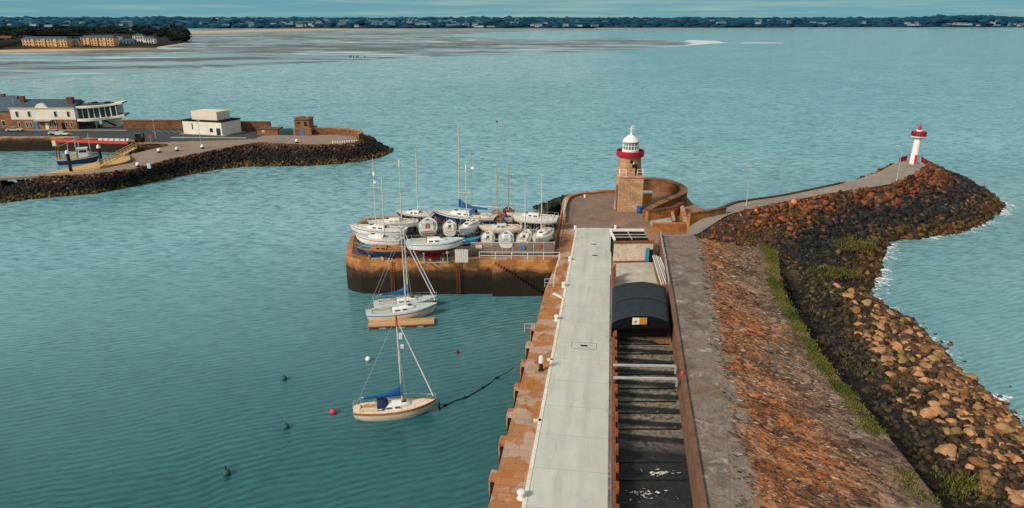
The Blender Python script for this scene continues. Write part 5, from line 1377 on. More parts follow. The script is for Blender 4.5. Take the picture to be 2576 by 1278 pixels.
def from_px(bow, stern, z):
    b, s = P(*bow, z), P(*stern, z); d = b - s
    return (b + s) / 2, math.atan2(d.y, d.x), d.length
def mast_h(boat_c, rz, L, mt, ytop):
    p = Vector((boat_c.x + math.cos(rz) * L * (mt - .5), boat_c.y + math.sin(rz) * L * (mt - .5), 0)); return z_at(p, ytop)
def cradle(loc, rz, L, B, zb, lab):
    t = thing('boat_cradle', lab, 'cradle', (loc.x, loc.y, .02), rz, 'cradles under boats ashore')
    for s in (1, -1): MB().box((0, s * B * .28, .1), (L * .5, .14, .14)).build('beam', M['steel'], t)
    for x in (-L * .2, L * .2):
        MB().box((x, 0, .1), (.14, B * .8, .14)).build('crossbeam', M['steel'], t)
        for s in (1, -1):
            MB().bar((x, s * B * .38, .1), (x, s * B * .33, zb + .35), .09, .09).build('prop', M['rust'] if L < 8 else M['steel'], t)
            MB().box((x, s * B * .31, zb + .38), (.35, .12, .3)).build('pad', M['plank'], t)
    for x in (-L * .1, L * .12): MB().box((x, 0, .25), (.3, .5, .28)).build('keel_block', M['plank'], t)

def ashore(name, lab, bow, stern, zs, B, ytop=None, mast_x=None, Fb=None, **kw):
    c, rz, L = from_px(bow, stern, zs); Fb = Fb or .11 * L
    draft = kw.pop('draft', .055 * L); zw = zs - Fb
    mt = kw.pop('mast_t', .56)
    if mast_x is not None and abs(bow[0] - stern[0]) > 20: mt = (mast_x - stern[0]) / (bow[0] - stern[0])
    kl = max(.25, zw - draft - .40)
    mh = mast_h(c, rz, L, mt, ytop) - zw if ytop else None
    make_boat(name, lab, (c.x, c.y, zw), rz, L, B, Fb, mast=mh, mast_t=mt, draft=draft, keel=kl, **kw)
    cradle(c, rz, L, B, zw - draft, 'cradle under the ' + lab)
def ashore_end(name, lab, c, away, L, B, zs, ytop=None, yaw=0, mast_x=None, **kw):
    p = P(c[0], c[1], zs); view = math.atan2(p.y, p.x); rz = (view if away else view + PI) + yaw
    Fb = kw.pop('Fb', .13 * L); zw = zs - Fb; draft = kw.pop('draft', .06 * L); mt = .58
    cc = Vector((p.x, p.y, zw)); mh = mast_h(cc, rz, L, mt, ytop) - zw if ytop else None
    make_boat(name, lab, cc, rz, L, B, Fb, mast=mh, mast_t=mt, draft=draft, keel=max(.2, zw - draft - .4), **kw)
    cradle(cc, rz, L, B, zw - draft, 'cradle under the ' + lab)

ashore('sailing_yacht', 'white yacht with white tipped mast at the back left of the quay', (924, 560), (1052, 556), 2.3, 2.9, 404, 1010, cover=None, hullm='gelcoat', stripe='bluestripe', deckm='deck', mast_tip='white')
ashore('sailing_yacht', 'white yacht with navy bottom, its bow at the left quay corner', (880, 571), (1022, 578), 2.2, 2.9, 399, 947, hullm='gelcoat', stripe='bluestripe', under='navy', deckm='deck', radar=True, radome_side=-1)
ashore('sailing_boat', 'red striped white boat just behind the wooden boat', (893, 593), (1010, 603), 1.9, 2.5, 432, 968, hullm='gelcoat', stripe='redbright', under='black', deckm='bluedeck', windows=False, Fb=1.0)
ashore('wooden_boat', 'navy wooden boat with varnished deck at the left quay corner', (894, 625), (1020, 627), 1.35, 2.4, None, None, hullm='navy', stripe='navy', under='navy', deckm='wood', cabinm='wood', wood=True, Fb=.85, cat='boat', cockpit='wood', draft=.35)
# its tarpaulin
p = P(930, 621, 1.55)
m = MB(); rows = []
for i in range(7):
    rows.append([Vector(((i / 6 - .5) * 2.6, (k / 6 - .5) * 1.35, .12 + .12 * math.sin(k / 6 * PI) + .03 * math.sin(i * 2 + k * 3))) for k in range(7)])
tp2 = MB().grid(rows).build('tarpaulin', M['cyan'], smooth='all'); tp2.location = p; tp2.rotation_euler = (0, 0, PI + .0); tag(tp2, 'bright blue tarpaulin tied over the fore end of the wooden boat', 'tarpaulin')
ashore('sailing_yacht', 'large white yacht with red keel at the front of the quay', (1168, 606), (1022, 609), 3.0, 3.0, None, None, hullm='gelcoat', stripe='bluestripe', under='antifoul', deckm='bluedeck', draft=.75, fin=False, Fb=1.0)
ashore('sailing_boat', 'black hulled yacht at the back of the boat quay', (995, 533), (1092, 541), 2.1, 2.6, 373, 1052, hullm='black', stripe='white', under='black', deckm='deck')
ashore('sailing_yacht', 'big navy two masted yacht with a blue sail cover', (1086, 533), (1248, 547), 2.7, 3.4, 316, 1157, hullm='navy', stripe='white', under='antifoul', deckm='deck', cover='blue', Fb=1.25, mizzen=(.37, 12.2, 'woodmast'), spray='blue')
ashore('sailing_yacht', 'long white yacht beside the plaza at the back right', (1274, 541), (1404, 548), 2.2, 2.8, None, None, hullm='gelcoat', stripe='white', under='black', deckm='deck')
ashore('sailing_yacht', 'cream yacht with pale blue deck cover in mid yard', (1203, 571), (1313, 572), 1.9, 2.6, None, None, hullm='cream', stripe='white', under='antiblue', deckm='cream', cabinm='bluedeck')
ashore_end('sailing_boat', 'varnished boat half hidden behind the big navy yacht', (1250, 545), True, 7, 2.2, 2.0, 420, hullm='wood', stripe='wood', under='antifoul', deckm='wood', cabinm='wood', wood=True, mastm='woodmast', radar=True)
ashore_end('sailing_boat', 'boat with dull red deck behind the long white yacht', (1279, 535), True, 6.5, 2.2, 2.0, 418, hullm='gelcoat', stripe='redbright', under='black', deckm='antifoul', cabinm='antifoul', mastm='woodmast')
ashore_end('sailing_boat', 'round sterned boat with a large brown hatch', (1076, 566), True, 7.5, 3.0, 2.3, None, stern=.8, hullm='bluedeck', stripe='white', under='black', deckm='deck', cabinm='bluedeck', cockpit='wood', transom='wood')
ashore_end('sailing_boat', 'small white boat right of the one with the brown hatch', (1131, 570), True, 6, 2.2, 2.1, None, stern=.8, hullm='gelcoat', stripe='white', under='black', deckm='deck', windows=False)
ashore_end('sailing_boat', 'white boat pointing its bow forward below the big navy yacht', (1178, 568), False, 6.5, 2.4, 2.2, 418, yaw=-.45, hullm='gelcoat', stripe='white', under='white', deckm='deck', mast_tip='white')
ashore_end('sailing_boat', 'stern on white boat, leftmost of the row behind the fence', (1227, 597), True, 5.5, 2.1, 1.7, None, stern=.8, hullm='gelcoat', stripe='white', under='black', deckm='deck', windows=False)
ashore_end('sailing_boat', 'rounder pale boat, second in the row behind the fence', (1273, 598), True, 6, 2.4, 1.8, None, stern=.8, hullm='gelcoat', stripe='white', under='white', deckm='bluedeck', cockpit='deck')
ashore_end('sailing_boat', 'stern on white boat with mast, third in the fence row', (1320, 595), True, 6, 2.2, 1.9, 459, yaw=-.15, stern=.8, hullm='gelcoat', stripe='white', under='black', deckm='deck', windows=False)
ashore_end('sailing_boat', 'bow on white boat at the right end of the fence row', (1364, 590), False, 7, 2.7, 2.1, 442, yaw=-.3, hullm='gelcoat', stripe='white', under='bluedeck', deckm='cream', boom=True)
# covered dinghies
def dinghy(x, y, lab, mat, rz, s=1.0):
    t = thing('dinghy', lab, 'dinghy', P(x, y, .35), rz, 'small boats on the yard ground'); t.scale = (s,) * 3
    rows = []; L, B = 3.0, 1.4
    for i in range(9):
        u = i / 8; b = B / 2 * (1 - max(0, (u - .4) / .6) ** 2.2); x_ = -L / 2 + L * u
        rows.append([Vector((x_, b * math.cos(a), -.3 * math.sin(a) + .2 + .15 * u)) for a in [PI * k / 8 for k in range(9)]])
    MB().grid(rows).build('hull', M['gelcoat'], t, smooth='all')
    MB().grid([[Vector((r[0].x, r[0].y * (1 - k / 3), r[0].z + .14 * math.sin(k / 6 * PI))) for k in range(7)] for r in rows]).build('cover', M[mat], t, smooth='all')
dinghy(1188, 604, 'dinghy under a teal cover right of the red keeled yacht', 'cyan', .5)
dinghy(1180, 612, 'dinghy under a dark blue cover beside the fence end', 'blue', .2, .9)
dinghy(1243, 617, 'small upturned white dinghy behind the left of the mesh fence', 'gelcoat', .1, .8)
# clutter in the yard
rs = np.random.RandomState(31)
for k in range(14):
    x, y = [(968, 652), (985, 649), (1000, 650), (1030, 648), (1048, 650), (1075, 646), (1110, 640), (1125, 648), (1388, 612), (1388, 598), (1140, 612), (940, 646), (925, 643), (1060, 642)][k]
    mt = ['plank', 'green', 'redbright', 'steel', 'bluebarrel', 'black'][k % 6]; p = P(x, y, .02)
    t = thing('fish_box', ['brown', 'green', 'red', 'grey', 'blue', 'black'][k % 6] + ' box lying on the boat quay ' + ['near the rounded corner', 'under the wooden boat', 'beside its stern', 'below the moored masts', 'left of the cradle', 'under the cradle', 'right of the cradle', 'beside the boarded gate', 'by the rusty fence', 'farther along the rusty fence', 'behind the boarded gate', 'at the corner under the bow', 'at the very corner of the quay', 'under the red keel'][k], 'box', p, rs.uniform(0, 3), 'boxes lying on the boat quay')
    w, d_, h_ = rs.uniform(.5, .9), rs.uniform(.35, .5), rs.uniform(.25, .5)
    MB().box((0, 0, h_ / 2), (w, d_, h_), 0, 1.08).build('tub', M[mt], t); MB().box((0, 0, h_ + .015), (w * 1.12, d_ * 1.12, .05)).build('rim', M['dark'], t)

# moored yachts
def moored(lab, bow, stern, B, ytop, mast_x, Fb=.85, **kw):
    c, rz, L = from_px(bow, stern, SEA + Fb); mt = (mast_x - stern[0]) / (bow[0] - stern[0])
    mh = mast_h(c, rz, L, mt, ytop) - SEA
    return make_boat('sailing_yacht', lab, (c.x, c.y, SEA), rz, L, B, Fb, mast=mh, mast_t=mt, draft=.45, keel=1.0, **kw), c, rz, L
moored('white sloop with blue sail cover and spray hood moored alone near the quay', (1097, 1013), (889, 1031), 2.7, 797, 1012, Fb=.95, hullm='cream', stripe='wood', under='white', deckm='cream', cabinm='gelcoat', cover='blue', spray='navy', genoa='white', radar=True, mast_tip='redbright')
moored('white yacht with a pale blue deck moored against the raft, nearer of the pair', (1100, 770), (920, 788), 2.9, 581, 1021, Fb=1.15, hullm='cream', stripe='bluestripe', under='white', deckm='bluedeck', cabinm='gelcoat', genoa='white', cover=None)
moored('blue covered white yacht, the farther of the pair at the raft', (1099, 752), (940, 764), 2.8, 578, 1027, Fb=1.1, hullm='cream', stripe='white', under='white', deckm='bluedeck', cabinm='gelcoat', genoa='white', cover='blue', cover2='blue')
# raft
ra_, rb2 = P(927, 815, SEA + .35), P(1092, 807, SEA + .35); d = rb2 - ra_
rf_ = thing('mooring_raft', 'floating wooden raft with pale floats beside the pair of yachts', 'raft', ra_.lerp(rb2, .5), math.atan2(d.y, d.x))
Lr = d.length
for k in range(3): MB().box((0, -.7 + k * .7, 0), (Lr, .62, .10)).build('deck_board', M['woodmast'] if k != 1 else M['plank'], rf_)
MB().box((0, 1.1, -.25), (Lr * .98, .1, .5)).build('beam', M['rust'], rf_); MB().box((0, -1.08, -.05), (Lr * .99, .1, .16)).build('beam', M['rust'], rf_)
for k in range(7): MB().tube((-Lr / 2 + Lr * (k + .5) / 7 - .45, -.75, -.32), (-Lr / 2 + Lr * (k + .5) / 7 + .45, -.75, -.32), .24, n=10).build('float', M['white'] if k % 2 else M['rust'], rf_, smooth=True)
# buoys
def buoy(x, y, lab, mat, r, pole=0, ring='dark'):
    t = thing('mooring_buoy', lab, 'buoy', P(x, y, SEA + r * .55), 0)
    MB().lathe([(.02, -r), (r * .6, -r * .8), (r * .97, -r * .25), (r, .1 * r), (r * .85, r * .55), (r * .5, r * .87), (.05, r)], n=18).build('float', M[mat], t, smooth='all')
    MB().tube((0, 0, r * .95), (0, 0, r * 1.25 + pole), .05, n=8).build('ring', M[ring], t)
buoy(926, 903, 'white buoy with a dark waterline left of the nearest yacht mast', 'white', .32)
buoy(1151, 886, 'small dull red buoy near the quay, right of the nearest yacht mast', 'antifoul', .22)
buoy(838, 1036, 'bright red buoy just left of the nearest yacht', 'redbright', .34)
buoy(715, 952, 'dark green buoy in open water, farthest of the three dark ones', 'green', .32)
buoy(720, 1073, 'dark green buoy in open water, middle of the three dark ones', 'green', .32)
buoy(570, 1190, 'dark green buoy with a short pole, nearest of the three dark ones', 'green', .36, .3)
buoy(1250, 306, 'tiny pink buoy far out in the bay beyond the boat quay', 'antifoul', .45)
# mooring chain floating to the quay
ch = [P(x, y, SEA + .05) for x, y in [(1104, 1030), (1120, 1020), (1145, 1008), (1170, 1000), (1190, 990), (1215, 975), (1235, 962), (1250, 950)]] + [P(1275, 938, SEA + .6), P(1292, 925, SEA + 1.6)]
m = MB().path(smooth_path(ch, 4), .045, 5)
for q in ch[1:8:2]: m.box((q.x, q.y, q.z), (.35, .25, .16), .5)
tag(m.build('mooring_line', M['rope']), 'dark mooring line drifting from the nearest yacht to the quay buttress', 'rope')
o = MB().lathe([(.05, -.6), (.09, 0), (.07, .7), (.02, .8)], n=8).build('marker_pole', M['black']); o.location = P(1105, 1026, SEA); tag(o, 'thin black marker stick in the water off the nearest yacht bow', 'marker')
# ================================================================== WEST PIER
WZ = -1.5
wo = [(-200, 352), (0, 349), (135, 348), (250, 351), (330, 353), (352, 361), (420, 362), (430, 366), (395, 372), (326, 389), (345, 403), (333, 409), (262, 424), (190, 433), (108, 438),
      (112, 444), (240, 437), (340, 425), (420, 402), (540, 377), (600, 366), (650, 358), (700, 361), (770, 364), (860, 363), (905, 356), (917, 345), (900, 334), (780, 328), (600, 316), (300, 312), (-200, 312)]
ww = [P(x, y, WZ) for x, y in wo]
struct(MB().prism(ww, -8, WZ).build('west_quay', M['quay']))
wp = [(352, 362), (420, 358), (640, 351), (660, 342), (700, 339), (780, 339), (900, 340), (912, 346), (903, 355), (860, 362), (770, 363), (700, 360), (650, 357), (600, 365), (540, 376), (420, 401), (340, 424), (240, 436), (114, 443), (114, 438.5), (190, 434), (262, 425), (333, 410), (346, 403), (328, 389.5), (395, 373), (428, 366.5), (420, 362)]
wq = [P(x, y, WZ + .006) for x, y in wp]
struct(MB().add(wq, [tuple(range(len(wq)))]).build('west_path', M['westpath']))
ap = [(-200, 346), (0, 343), (150, 342), (345, 352), (420, 357), (640, 350), (658, 341), (690, 336), (600, 322), (300, 318), (-200, 322)]
aq = [P(x, y, WZ + .01) for x, y in ap]
struct(MB().add(aq, [tuple(range(len(aq)))]).build('car_park', M['asphalt']))
m = MB()
for k in range(9):
    a, b = P(375 + k * 17, 326 + k * .4, WZ + .02), P(393 + k * 17, 333 + k * .4, WZ + .02); m.bar(a, b, .14, .012)
struct(m.build('parking_bay_lines', M['mark']))
m = MB(); m.bar(P(0, 345, WZ + .05), P(200, 345, WZ + .05), .5, .14); m.bar(P(430, 346, WZ + .05), P(620, 347, WZ + .05), 1.2, .12); struct(m.build('pavement', M['mark']))
struct(MB().bar(P(30, 327, WZ + .06), P(320, 328, WZ + .06), 2.0, .14).build('pavement', M['path']))

# rubble along the harbour side
wt = [(112, 446), (240, 439), (340, 427), (420, 404), (540, 379), (600, 368), (650, 360), (700, 363), (770, 366), (860, 365), (906, 357), (918, 346), (912, 340)]
wb = [(112, 498), (240, 487), (340, 468), (430, 448), (540, 428), (610, 420), (680, 419), (760, 418), (840, 414), (900, 408), (950, 398), (986, 383), (960, 368)]
wt = [(-200, 470), (0, 462)] + wt; wb = [(-200, 520), (0, 512)] + wb
WT = densify([P(x, y, WZ if i > 1 else -3.6) for i, (x, y) in enumerate(wt)], 8); WB = densify([P(x, y, SEA) for x, y in wb], 8)
rows = []
for a, b in zip(WT, WB):
    r = []
    for t in np.linspace(0, 1, 10):
        p = a.lerp(b, t); p.z += -.25 + .2 * fbm(p.x, p.y, .25, 3) - (.1 if t == 1 else 0); r.append(p)
    d = (b - a); d.z = 0; d.normalize(); r.append(r[-1] + d * 5 + Vector((0, 0, -3))); rows.append(r)
struct(MB().grid(rows).build('west_rubble_ground', M['rockground'], smooth='all'))
rs = np.random.RandomState(17); sp = []
wl = np.array([(WB[i+1] - WB[i]).length + .01 for i in range(len(WB) - 1)]); wl /= wl.sum()
for i in rs.choice(len(wl), 9500, p=wl):
    t = rs.rand(); f = rs.rand(); p = WT[i].lerp(WT[i+1], f).lerp(WB[i].lerp(WB[i+1], f), t)
    s = rs.choice([rs.uniform(.22, .42), rs.uniform(.42, .62), rs.uniform(.6, .85)], p=[.5, .38, .12]) * .8; sp.append((p.x, p.y, p.z + .1, s))
stuff(rock_field('west_rubble', M['rubble_west'], sp, 1, 5, .75))
# far side rocks of the tip
sp = []
for _ in range(160):
    t = rs.rand(); a = P(918, 344, WZ); b = P(984, 381, SEA); p = a.lerp(b, t); sp.append((p.x + rs.uniform(-1, .3), p.y + rs.uniform(0, 3), p.z - .2, rs.uniform(.5, 1.0)))
stuff(rock_field('west_tip_rubble', M['rubble_west'], sp, 1, 6, .75))
# bank of orange earth on the rubble crest
def wbox(name, lab, cat, x0, x1, yb, yt, mat, dep=6, z=WZ, rz=None, rooft=None):
    a, b = P(x0, yb, z), P(x1, yb, z); w = (b - a).length; h = z_at(a, yt) - z
    t = thing(name, lab, cat, a.lerp(b, .5), math.atan2(b.y - a.y, b.x - a.x) if rz is None else rz)
    MB().box((0, dep / 2, h / 2), (w, dep, h)).build('wall', M[mat], t); return t, w, h
def gable(t, w, dep, h, rise, mat, over=.4, y0=0, x0=0):
    return MB().add([(x0-w/2-over, y0-over, h), (x0+w/2+over, y0-over, h), (x0+w/2+over, y0+dep+over, h), (x0-w/2-over, y0+dep+over, h), (x0-w/2, y0+dep/2, h+rise), (x0+w/2, y0+dep/2, h+rise)], [(0,1,5,4),(2,3,4,5),(1,2,5),(3,0,4),(3,2,1,0)]).build('roof', M[mat], t)
def chimney(par, x, y, z, w=1.2, h=2.0):
    c = MB().box((x, y, z), (w, w * .8, h)).build('chimney', M['brick'], par)
    return c
def windows(t, xs_, y, z, w, h, mat='glass'):
    for x in xs_:
        f = MB().box((x, y, z), (w + .25, .12, h + .25)).build('window', M['render'], t)
        MB().box((x, y - .07, z), (w, .06, h)).build('pane', M[mat], f)
# far left stone house
t, w, h = wbox('stone_house', 'brown stone house with blue slate roof at the left edge of the west pier', 'building', -70, 40, 323, 280, 'house_stone', 9)
r = gable(t, w, 9, h, z_at(P(0, 300, WZ), 254) - z_at(P(0, 300, WZ), 280) + 1.0, 'slate'); chimney(r, w * .16, 4.5, h + 4.2)
windows(t, [w * .25], -.02, h * .3, 1.0, 1.5)
# white over stone clubhouse
a, b = P(36, 326, WZ), P(196, 326, WZ); w = (b - a).length; hs = z_at(a, 301) - WZ; ht = z_at(a, 273) - WZ
t = thing('clubhouse', 'two storey building, white above brown stone, with pediment and slate roof', 'building', a.lerp(b, .5), math.atan2(b.y - a.y, b.x - a.x))
D_ = 9
MB().box((0, D_ / 2, hs / 2), (w, D_, hs)).build('lower_wall', M['house_stone'], t); MB().box((0, D_ / 2, (hs + ht) / 2), (w + .12, D_ + .12, ht - hs)).build('upper_wall', M['render'], t)
MB().box((0, D_ / 2, ht + .1), (w + .6, D_ + .6, .3)).build('cornice', M['render2'], t)
MB().add([(-w*.11, -.25, ht + .1), (w*.11, -.25, ht + .1), (w*.05, -.25, ht + 1.4), (0, -.25, ht + 1.7), (-w*.05, -.25, ht + 1.4), (-w*.11, .6, ht + .1), (w*.11, .6, ht + .1), (w*.05, .6, ht + 1.4), (0, .6, ht + 1.7), (-w*.05, .6, ht + 1.4)], [(0,1,2,3,4), (9,8,7,6,5), (0,4,9,5), (4,3,8,9), (3,2,7,8), (2,1,6,7)]).build('pediment', M['render'], t)
r = gable(t, w, D_, ht + .26, 2.3, 'slate', .1)
chimney(r, -w * .36, 3, ht + 2.6, 1.3, 2.2); chimney(r, w * .40, 2.5, ht + 2.2, 1.9, 2.4)
MB().tube((-w * .46, 1, ht), (-w * .46, 1, ht + 3), .05, n=5).build('flagpole', M['white'], t)
windows(t, [w * q for q in (-.40, -.21, .20, .40)], -.1, (hs + ht) / 2, .75, 1.7)
windows(t, [w * q for q in (-.40, -.28, -.22, .09, .16, .34, .42)], -.02, hs * .5, .6, 1.5)
MB().box((0, -.7, hs - .25), (w * .26, 1.5, .3)).build('canopy', M['steel'], t)
for q, mt in ((-.13, 'bluestripe'), (.03, 'render'), (.29, 'dark')): MB().box((w * q, -.06, 1.15), (1.1, .14, 2.2)).build('door', M[mt], t)
for q in (.20, .29): MB().bar((w * q, -.2, hs), (w * q + .9, -1.6, 0), .12, .08).build('stair_string', M['black'], t)
# modern glazed wing with white balcony
p0, p1 = P(192, 326, WZ), P(312, 322, WZ); w = (p1 - p0).length; t = thing('glazed_pavilion', 'modern glazed pavilion with swooping white balcony and flat roof', 'building', p0, math.atan2(p1.y - p0.y, p1.x - p0.x))
z1 = z_at(p0, 304) - WZ; z2 = z_at(p0, 272) - WZ
MB().box((w * .19, 4, z1 / 2), (w * .34, 6, z1)).build('ground_floor', M['glass'], t); MB().box((w * .03, 2.0, z1 / 2), (w * .06, 4, z1)).build('stone_corner', M['house_stone'], t)
MB().box((w * .66, 6, z1 / 2), (w * .35, 5, z1)).build('stair_block', M['render'], t); MB().bar((w * .5, 3.4, z1 * .9), (w * .78, 3.4, .4), .25, .5).build('stair_string', M['dark'], t)
MB().box((w * .40, 1.5, z1 / 2), (.35, .35, z1)).build('column', M['render2'], t)
MB().box((w * .46, 5, (z1 + z2) / 2 + .2), (w * .88, 7, z2 - z1 - .3)).build('upper_glazing', M['glass'], t)
for k in range(8): MB().box((w * (.05 + .118 * k), 1.44, (z1 + z2) / 2 + .2), (.22 if k % 2 else .34, .14, z2 - z1 - .3)).build('mullion', M['render'], t)
def swoop(z, hgt, out, nm, mat):
    rows = []
    for k in range(17):
        u = k / 16; x = -w * .01 + w * 1.04 * u; yy = 1.2 - out * math.sin(PI * min(1, u * 1.25 + .1)) * (1 - u * .55); zz_ = z + .9 * u * u - .25 * math.sin(PI * u)
        rows.append([Vector((x, yy, zz_)), Vector((x, yy, zz_ + hgt)), Vector((x, 8, zz_ + hgt)), Vector((x, 8, zz_))])
    MB().grid(rows, True).build(nm, M[mat], t, smooth=True)
swoop(z1 - .15, .75, 2.4, 'balcony', 'render'); swoop(z2 - .1, .55, 1.4, 'roof', 'render')
MB().box((w * .42, 5, z2 + .75), (w * .7, 4.5, .35)).build('roof_deck', M['slate'], t)
for q in (.2, .38, .65): MB().box((w * q, 5, z2 + 1.0), (w * .1, 2.2, .5)).build('roof_unit', M['dark'] if q > .3 else M['render2'], t)
MB().tube((0, 3, z2), (0, 3, z2 + 4), .05, n=5).build('flagpole', M['white'], t)
# back wall
def bwall(lab, x0, x1, yb, yt, z=WZ):
    a, b = P(x0, yb, z), P(x1, yb + .0, z); h = z_at(a, yt) - z; t = thing('harbour_wall', lab, 'wall', a); d = b - a
    MB().bar(Vector((0, 0, h / 2)), d + Vector((0, 0, h / 2)), 1.2, h).build('wall', M['wallstone'], t); MB().bar(Vector((0, 0, h + .12)), d + Vector((0, 0, h + .12)), 1.5, .3).build('coping', M['wallstone'], t)
bwall('high stone wall behind the car park between the pavilion and the white block', 314, 470, 323, 304); bwall('high stone wall right of the white block', 606, 682, 329, 308); bwall('lower stone wall step beyond the high wall, left of the green container', 680, 712, 333, 322)
bwall('long stone wall behind the far left buildings', -200, 36, 318, 296)
M['upper_cream'] = plain('upper_cream', (.72, .64, .52), .8, .1, .3, .2, dirt=(.55, .46, .36))
# white block house
c0 = P(463, 337, WZ); c1 = P(560, 342, WZ); c2 = P(608, 332, WZ); h1 = z_at(c0, 304) - WZ
t = thing('white_block', 'windowless white building with a smaller cream block on its roof', 'building', c0)
loc = lambda p: (p.x - c0.x, p.y - c0.y)
c3 = Vector((c0.x + c2.x - c1.x, c0.y + c2.y - c1.y, WZ))
MB().prism([loc(p) for p in (c0, c1, c2, c3)], 0, h1).build('wall', M['render'], t)
cc = (c0 + c1 + c2 + c3) / 4; sc = lambda p, f: ((cc.x + (p.x - cc.x) * f - c0.x), (cc.y + (p.y - cc.y) * f - c0.y))
MB().prism([sc(p, 1.03) for p in (c0, c1, c2, c3)], h1, h1 + .35).build('roof', M['dark'], t)
MB().prism([sc(p, .66) for p in (c0, c1, c2, c3)], h1 + .35, h1 + 3.0).build('upper_block', M['upper_cream'], t)
e = (c1 - c0); e.z = 0; Lq = e.length; e.normalize(); en_ = Vector((e.y, -e.x, 0)); ang = math.atan2(e.y, e.x)
def onface(f, z, w_, h_, mat, nm):
    q = e * Lq * f + en_ * .04; MB().box((q.x, q.y, z), (w_, .12, h_), ang).build(nm, M[mat], t)
onface(.91, 1.15, 1.4, 2.3, 'navy', 'door'); onface(.73, 1.6, 1.0, 1.2, 'glass', 'window'); onface(.25, h1 * .62, .25, 1.9, 'dark', 'downpipe')
MB().bar(e * Lq * .25 + en_ * .15 + Vector((0, 0, h1)), e * Lq * .25 + en_ * .15 + Vector((0, 0, h1 + .8)), .15, .15).build('vent', M['dark'], t)
struct(MB().prism([(cc.x + (p.x - cc.x) * 1.18, cc.y + (p.y - cc.y) * 1.18) for p in (c0, c1, c2, c3)], WZ + .012, WZ + .12).build('building_apron', M['path']))
# brown store, containers and lookout tower
t, w, h = wbox('stone_store', 'low brown store on the west pier between the high wall and the green container', 'building', 648, 700, 340, 326, 'house_stone', 4)
MB().box((0, 2, h + .1), (w + .4, 4.4, .2)).build('roof', M['brick'], t); MB().box((-w * .2, -.03, h * .7), (.8, .1, .6)).build('sign_board', M['deck'], t)
t, w, h = wbox('container', 'dark green container left of the lookout tower', 'container', 702, 742, 340, 326, 'green', 3)
for k in range(10): MB().box((-w / 2 + w * (k + .5) / 10, -.05, h / 2), (.2, .1, h * .9)).build('rib', M['green'], t)
t, w, h = wbox('lookout_tower', 'squat stone lookout tower near the end of the west pier', 'tower', 738, 784, 341, 324, 'house_stone', 7)
zt_ = z_at(P(760, 341, WZ), 302) - WZ
MB().box((-w * .03, 3.5, (h + zt_) / 2), (w * .8, 5, zt_ - h)).build('upper_wall', M['house_stone'], t); MB().box((-w * .03, 3.5, zt_ + .12), (w * .9, 5.6, .3)).build('parapet', M['house_stone'], t)
MB().box((w * .16, .98, (h + zt_) / 2), (.8, .12, 1.4)).build('window', M['glass'], t); MB().box((-w * .2, .98, (h + zt_) / 2 + .3), (.9, .12, .5)).build('window', M['dark'], t)
MB().box((0, -.05, 1.0), (1.2, .12, 2.0)).build('door', M['bluestripe'], t); MB().tube((-w * .25, 3, zt_), (-w * .25, 3, zt_ + 3), .05, n=5).build('aerial', M['steel'], t); MB().tube((w * .2, 3, zt_), (w * .2, 3, zt_ + .8), .25, n=8).build('vent', M['steel'], t)
# round end wall
ew = smooth_path([P(x, y, WZ) for x, y in [(784, 338), (830, 338), (880, 341), (906, 346), (911, 350), (900, 354)]], 5); nE = len(ew)
curve_wall('pier_end_wall', 'curved parapet wall round the end of the west pier', ew, 1.9, .9, 'wallstone', 'wallorange')
# vehicles
def car(name, lab, x, y, rz, body, cat='car', van=False, L=4.2, accent=None):
    t = thing(name, lab, cat, P(x, y, WZ + .02), rz); W = 1.75; hb = .85
    prof = [(-L/2, .35), (-L/2, .8), (-L*.46, .9), (-L*.30, 1.0 if not van else 1.9), (L*.18 if not van else L*.3, 1.0 if not van else 1.9), (L*.34, .92), (L/2, .72), (L/2, .35)]
    a = [Vector((x_, -W/2, z_)) for x_, z_ in prof]; b = [Vector((x_, W/2, z_)) for x_, z_ in prof]; n = len(a)
    MB().add(a + b, [tuple(range(n - 1, -1, -1)), tuple(range(n, 2*n))] + [(i, (i+1) % n, n + (i+1) % n, n + i) for i in range(n)]).build('body', M[body], t, bevel=.06)
    if not van:
        MB().add([(-L*.33, -W*.45, .98), (L*.2, -W*.45, .98), (L*.2, W*.45, .98), (-L*.33, W*.45, .98), (-L*.22, -W*.36, 1.42), (L*.07, -W*.36, 1.42), (L*.07, W*.36, 1.42), (-L*.22, W*.36, 1.42)], [(0,1,5,4),(1,2,6,5),(2,3,7,6),(3,0,4,7)]).build('windows', M['glass'], t)
        MB().box((-L*.075, 0, 1.44), (L*.3, W*.74, .05)).build('roof', M[body], t)
    else: 
        for s in (1, -1): MB().box((L*.16, s*W*.5, 1.5), (L*.2, .04, .5)).build('windows', M['glass'], t)
    for sx in (-.3, .31):
        for s in (1, -1): MB().tube((L*sx, s*W*.42, .33), (L*sx, s*W*.52, .33), .33, n=14).build('wheel', M['black'], t)
    if accent: MB().box((0, -W*.505, .65), (L*.8, .02, .22)).build('side_stripe', M[accent], t)
car('parked_car', 'silver and yellow striped car parked on the quay road at far left', 38, 331, .05, 'steel', accent='orange', L=5.0)
car('parked_van', 'red van parked against the high wall beside the pavilion', 336, 321, .0, 'redbright', 'van', True, 5.2)
car('parked_car', 'dark car parked just right of the red van', 357, 321, .3, 'black')
car('parked_car', 'pale blue car by the quay edge in front of the clubhouse', 143, 338, .1, 'bluedeck', L=4.0)
t = thing('boat_trailer', 'flat pale trailer with a low load beside the pale blue car', 'trailer', P(158, 341, WZ + .02), 0)
MB().box((0, 0, .55), (4.0, 1.6, .3)).build('bed', M['deck'], t); MB().bar((2, 0, .5), (3.3, 0, .45), .1, .1).build('drawbar', M['steel'], t)
for s in (1, -1): MB().tube((0, s * .8, .3), (0, s * .92, .3), .3, n=12).build('wheel', M['black'], t)
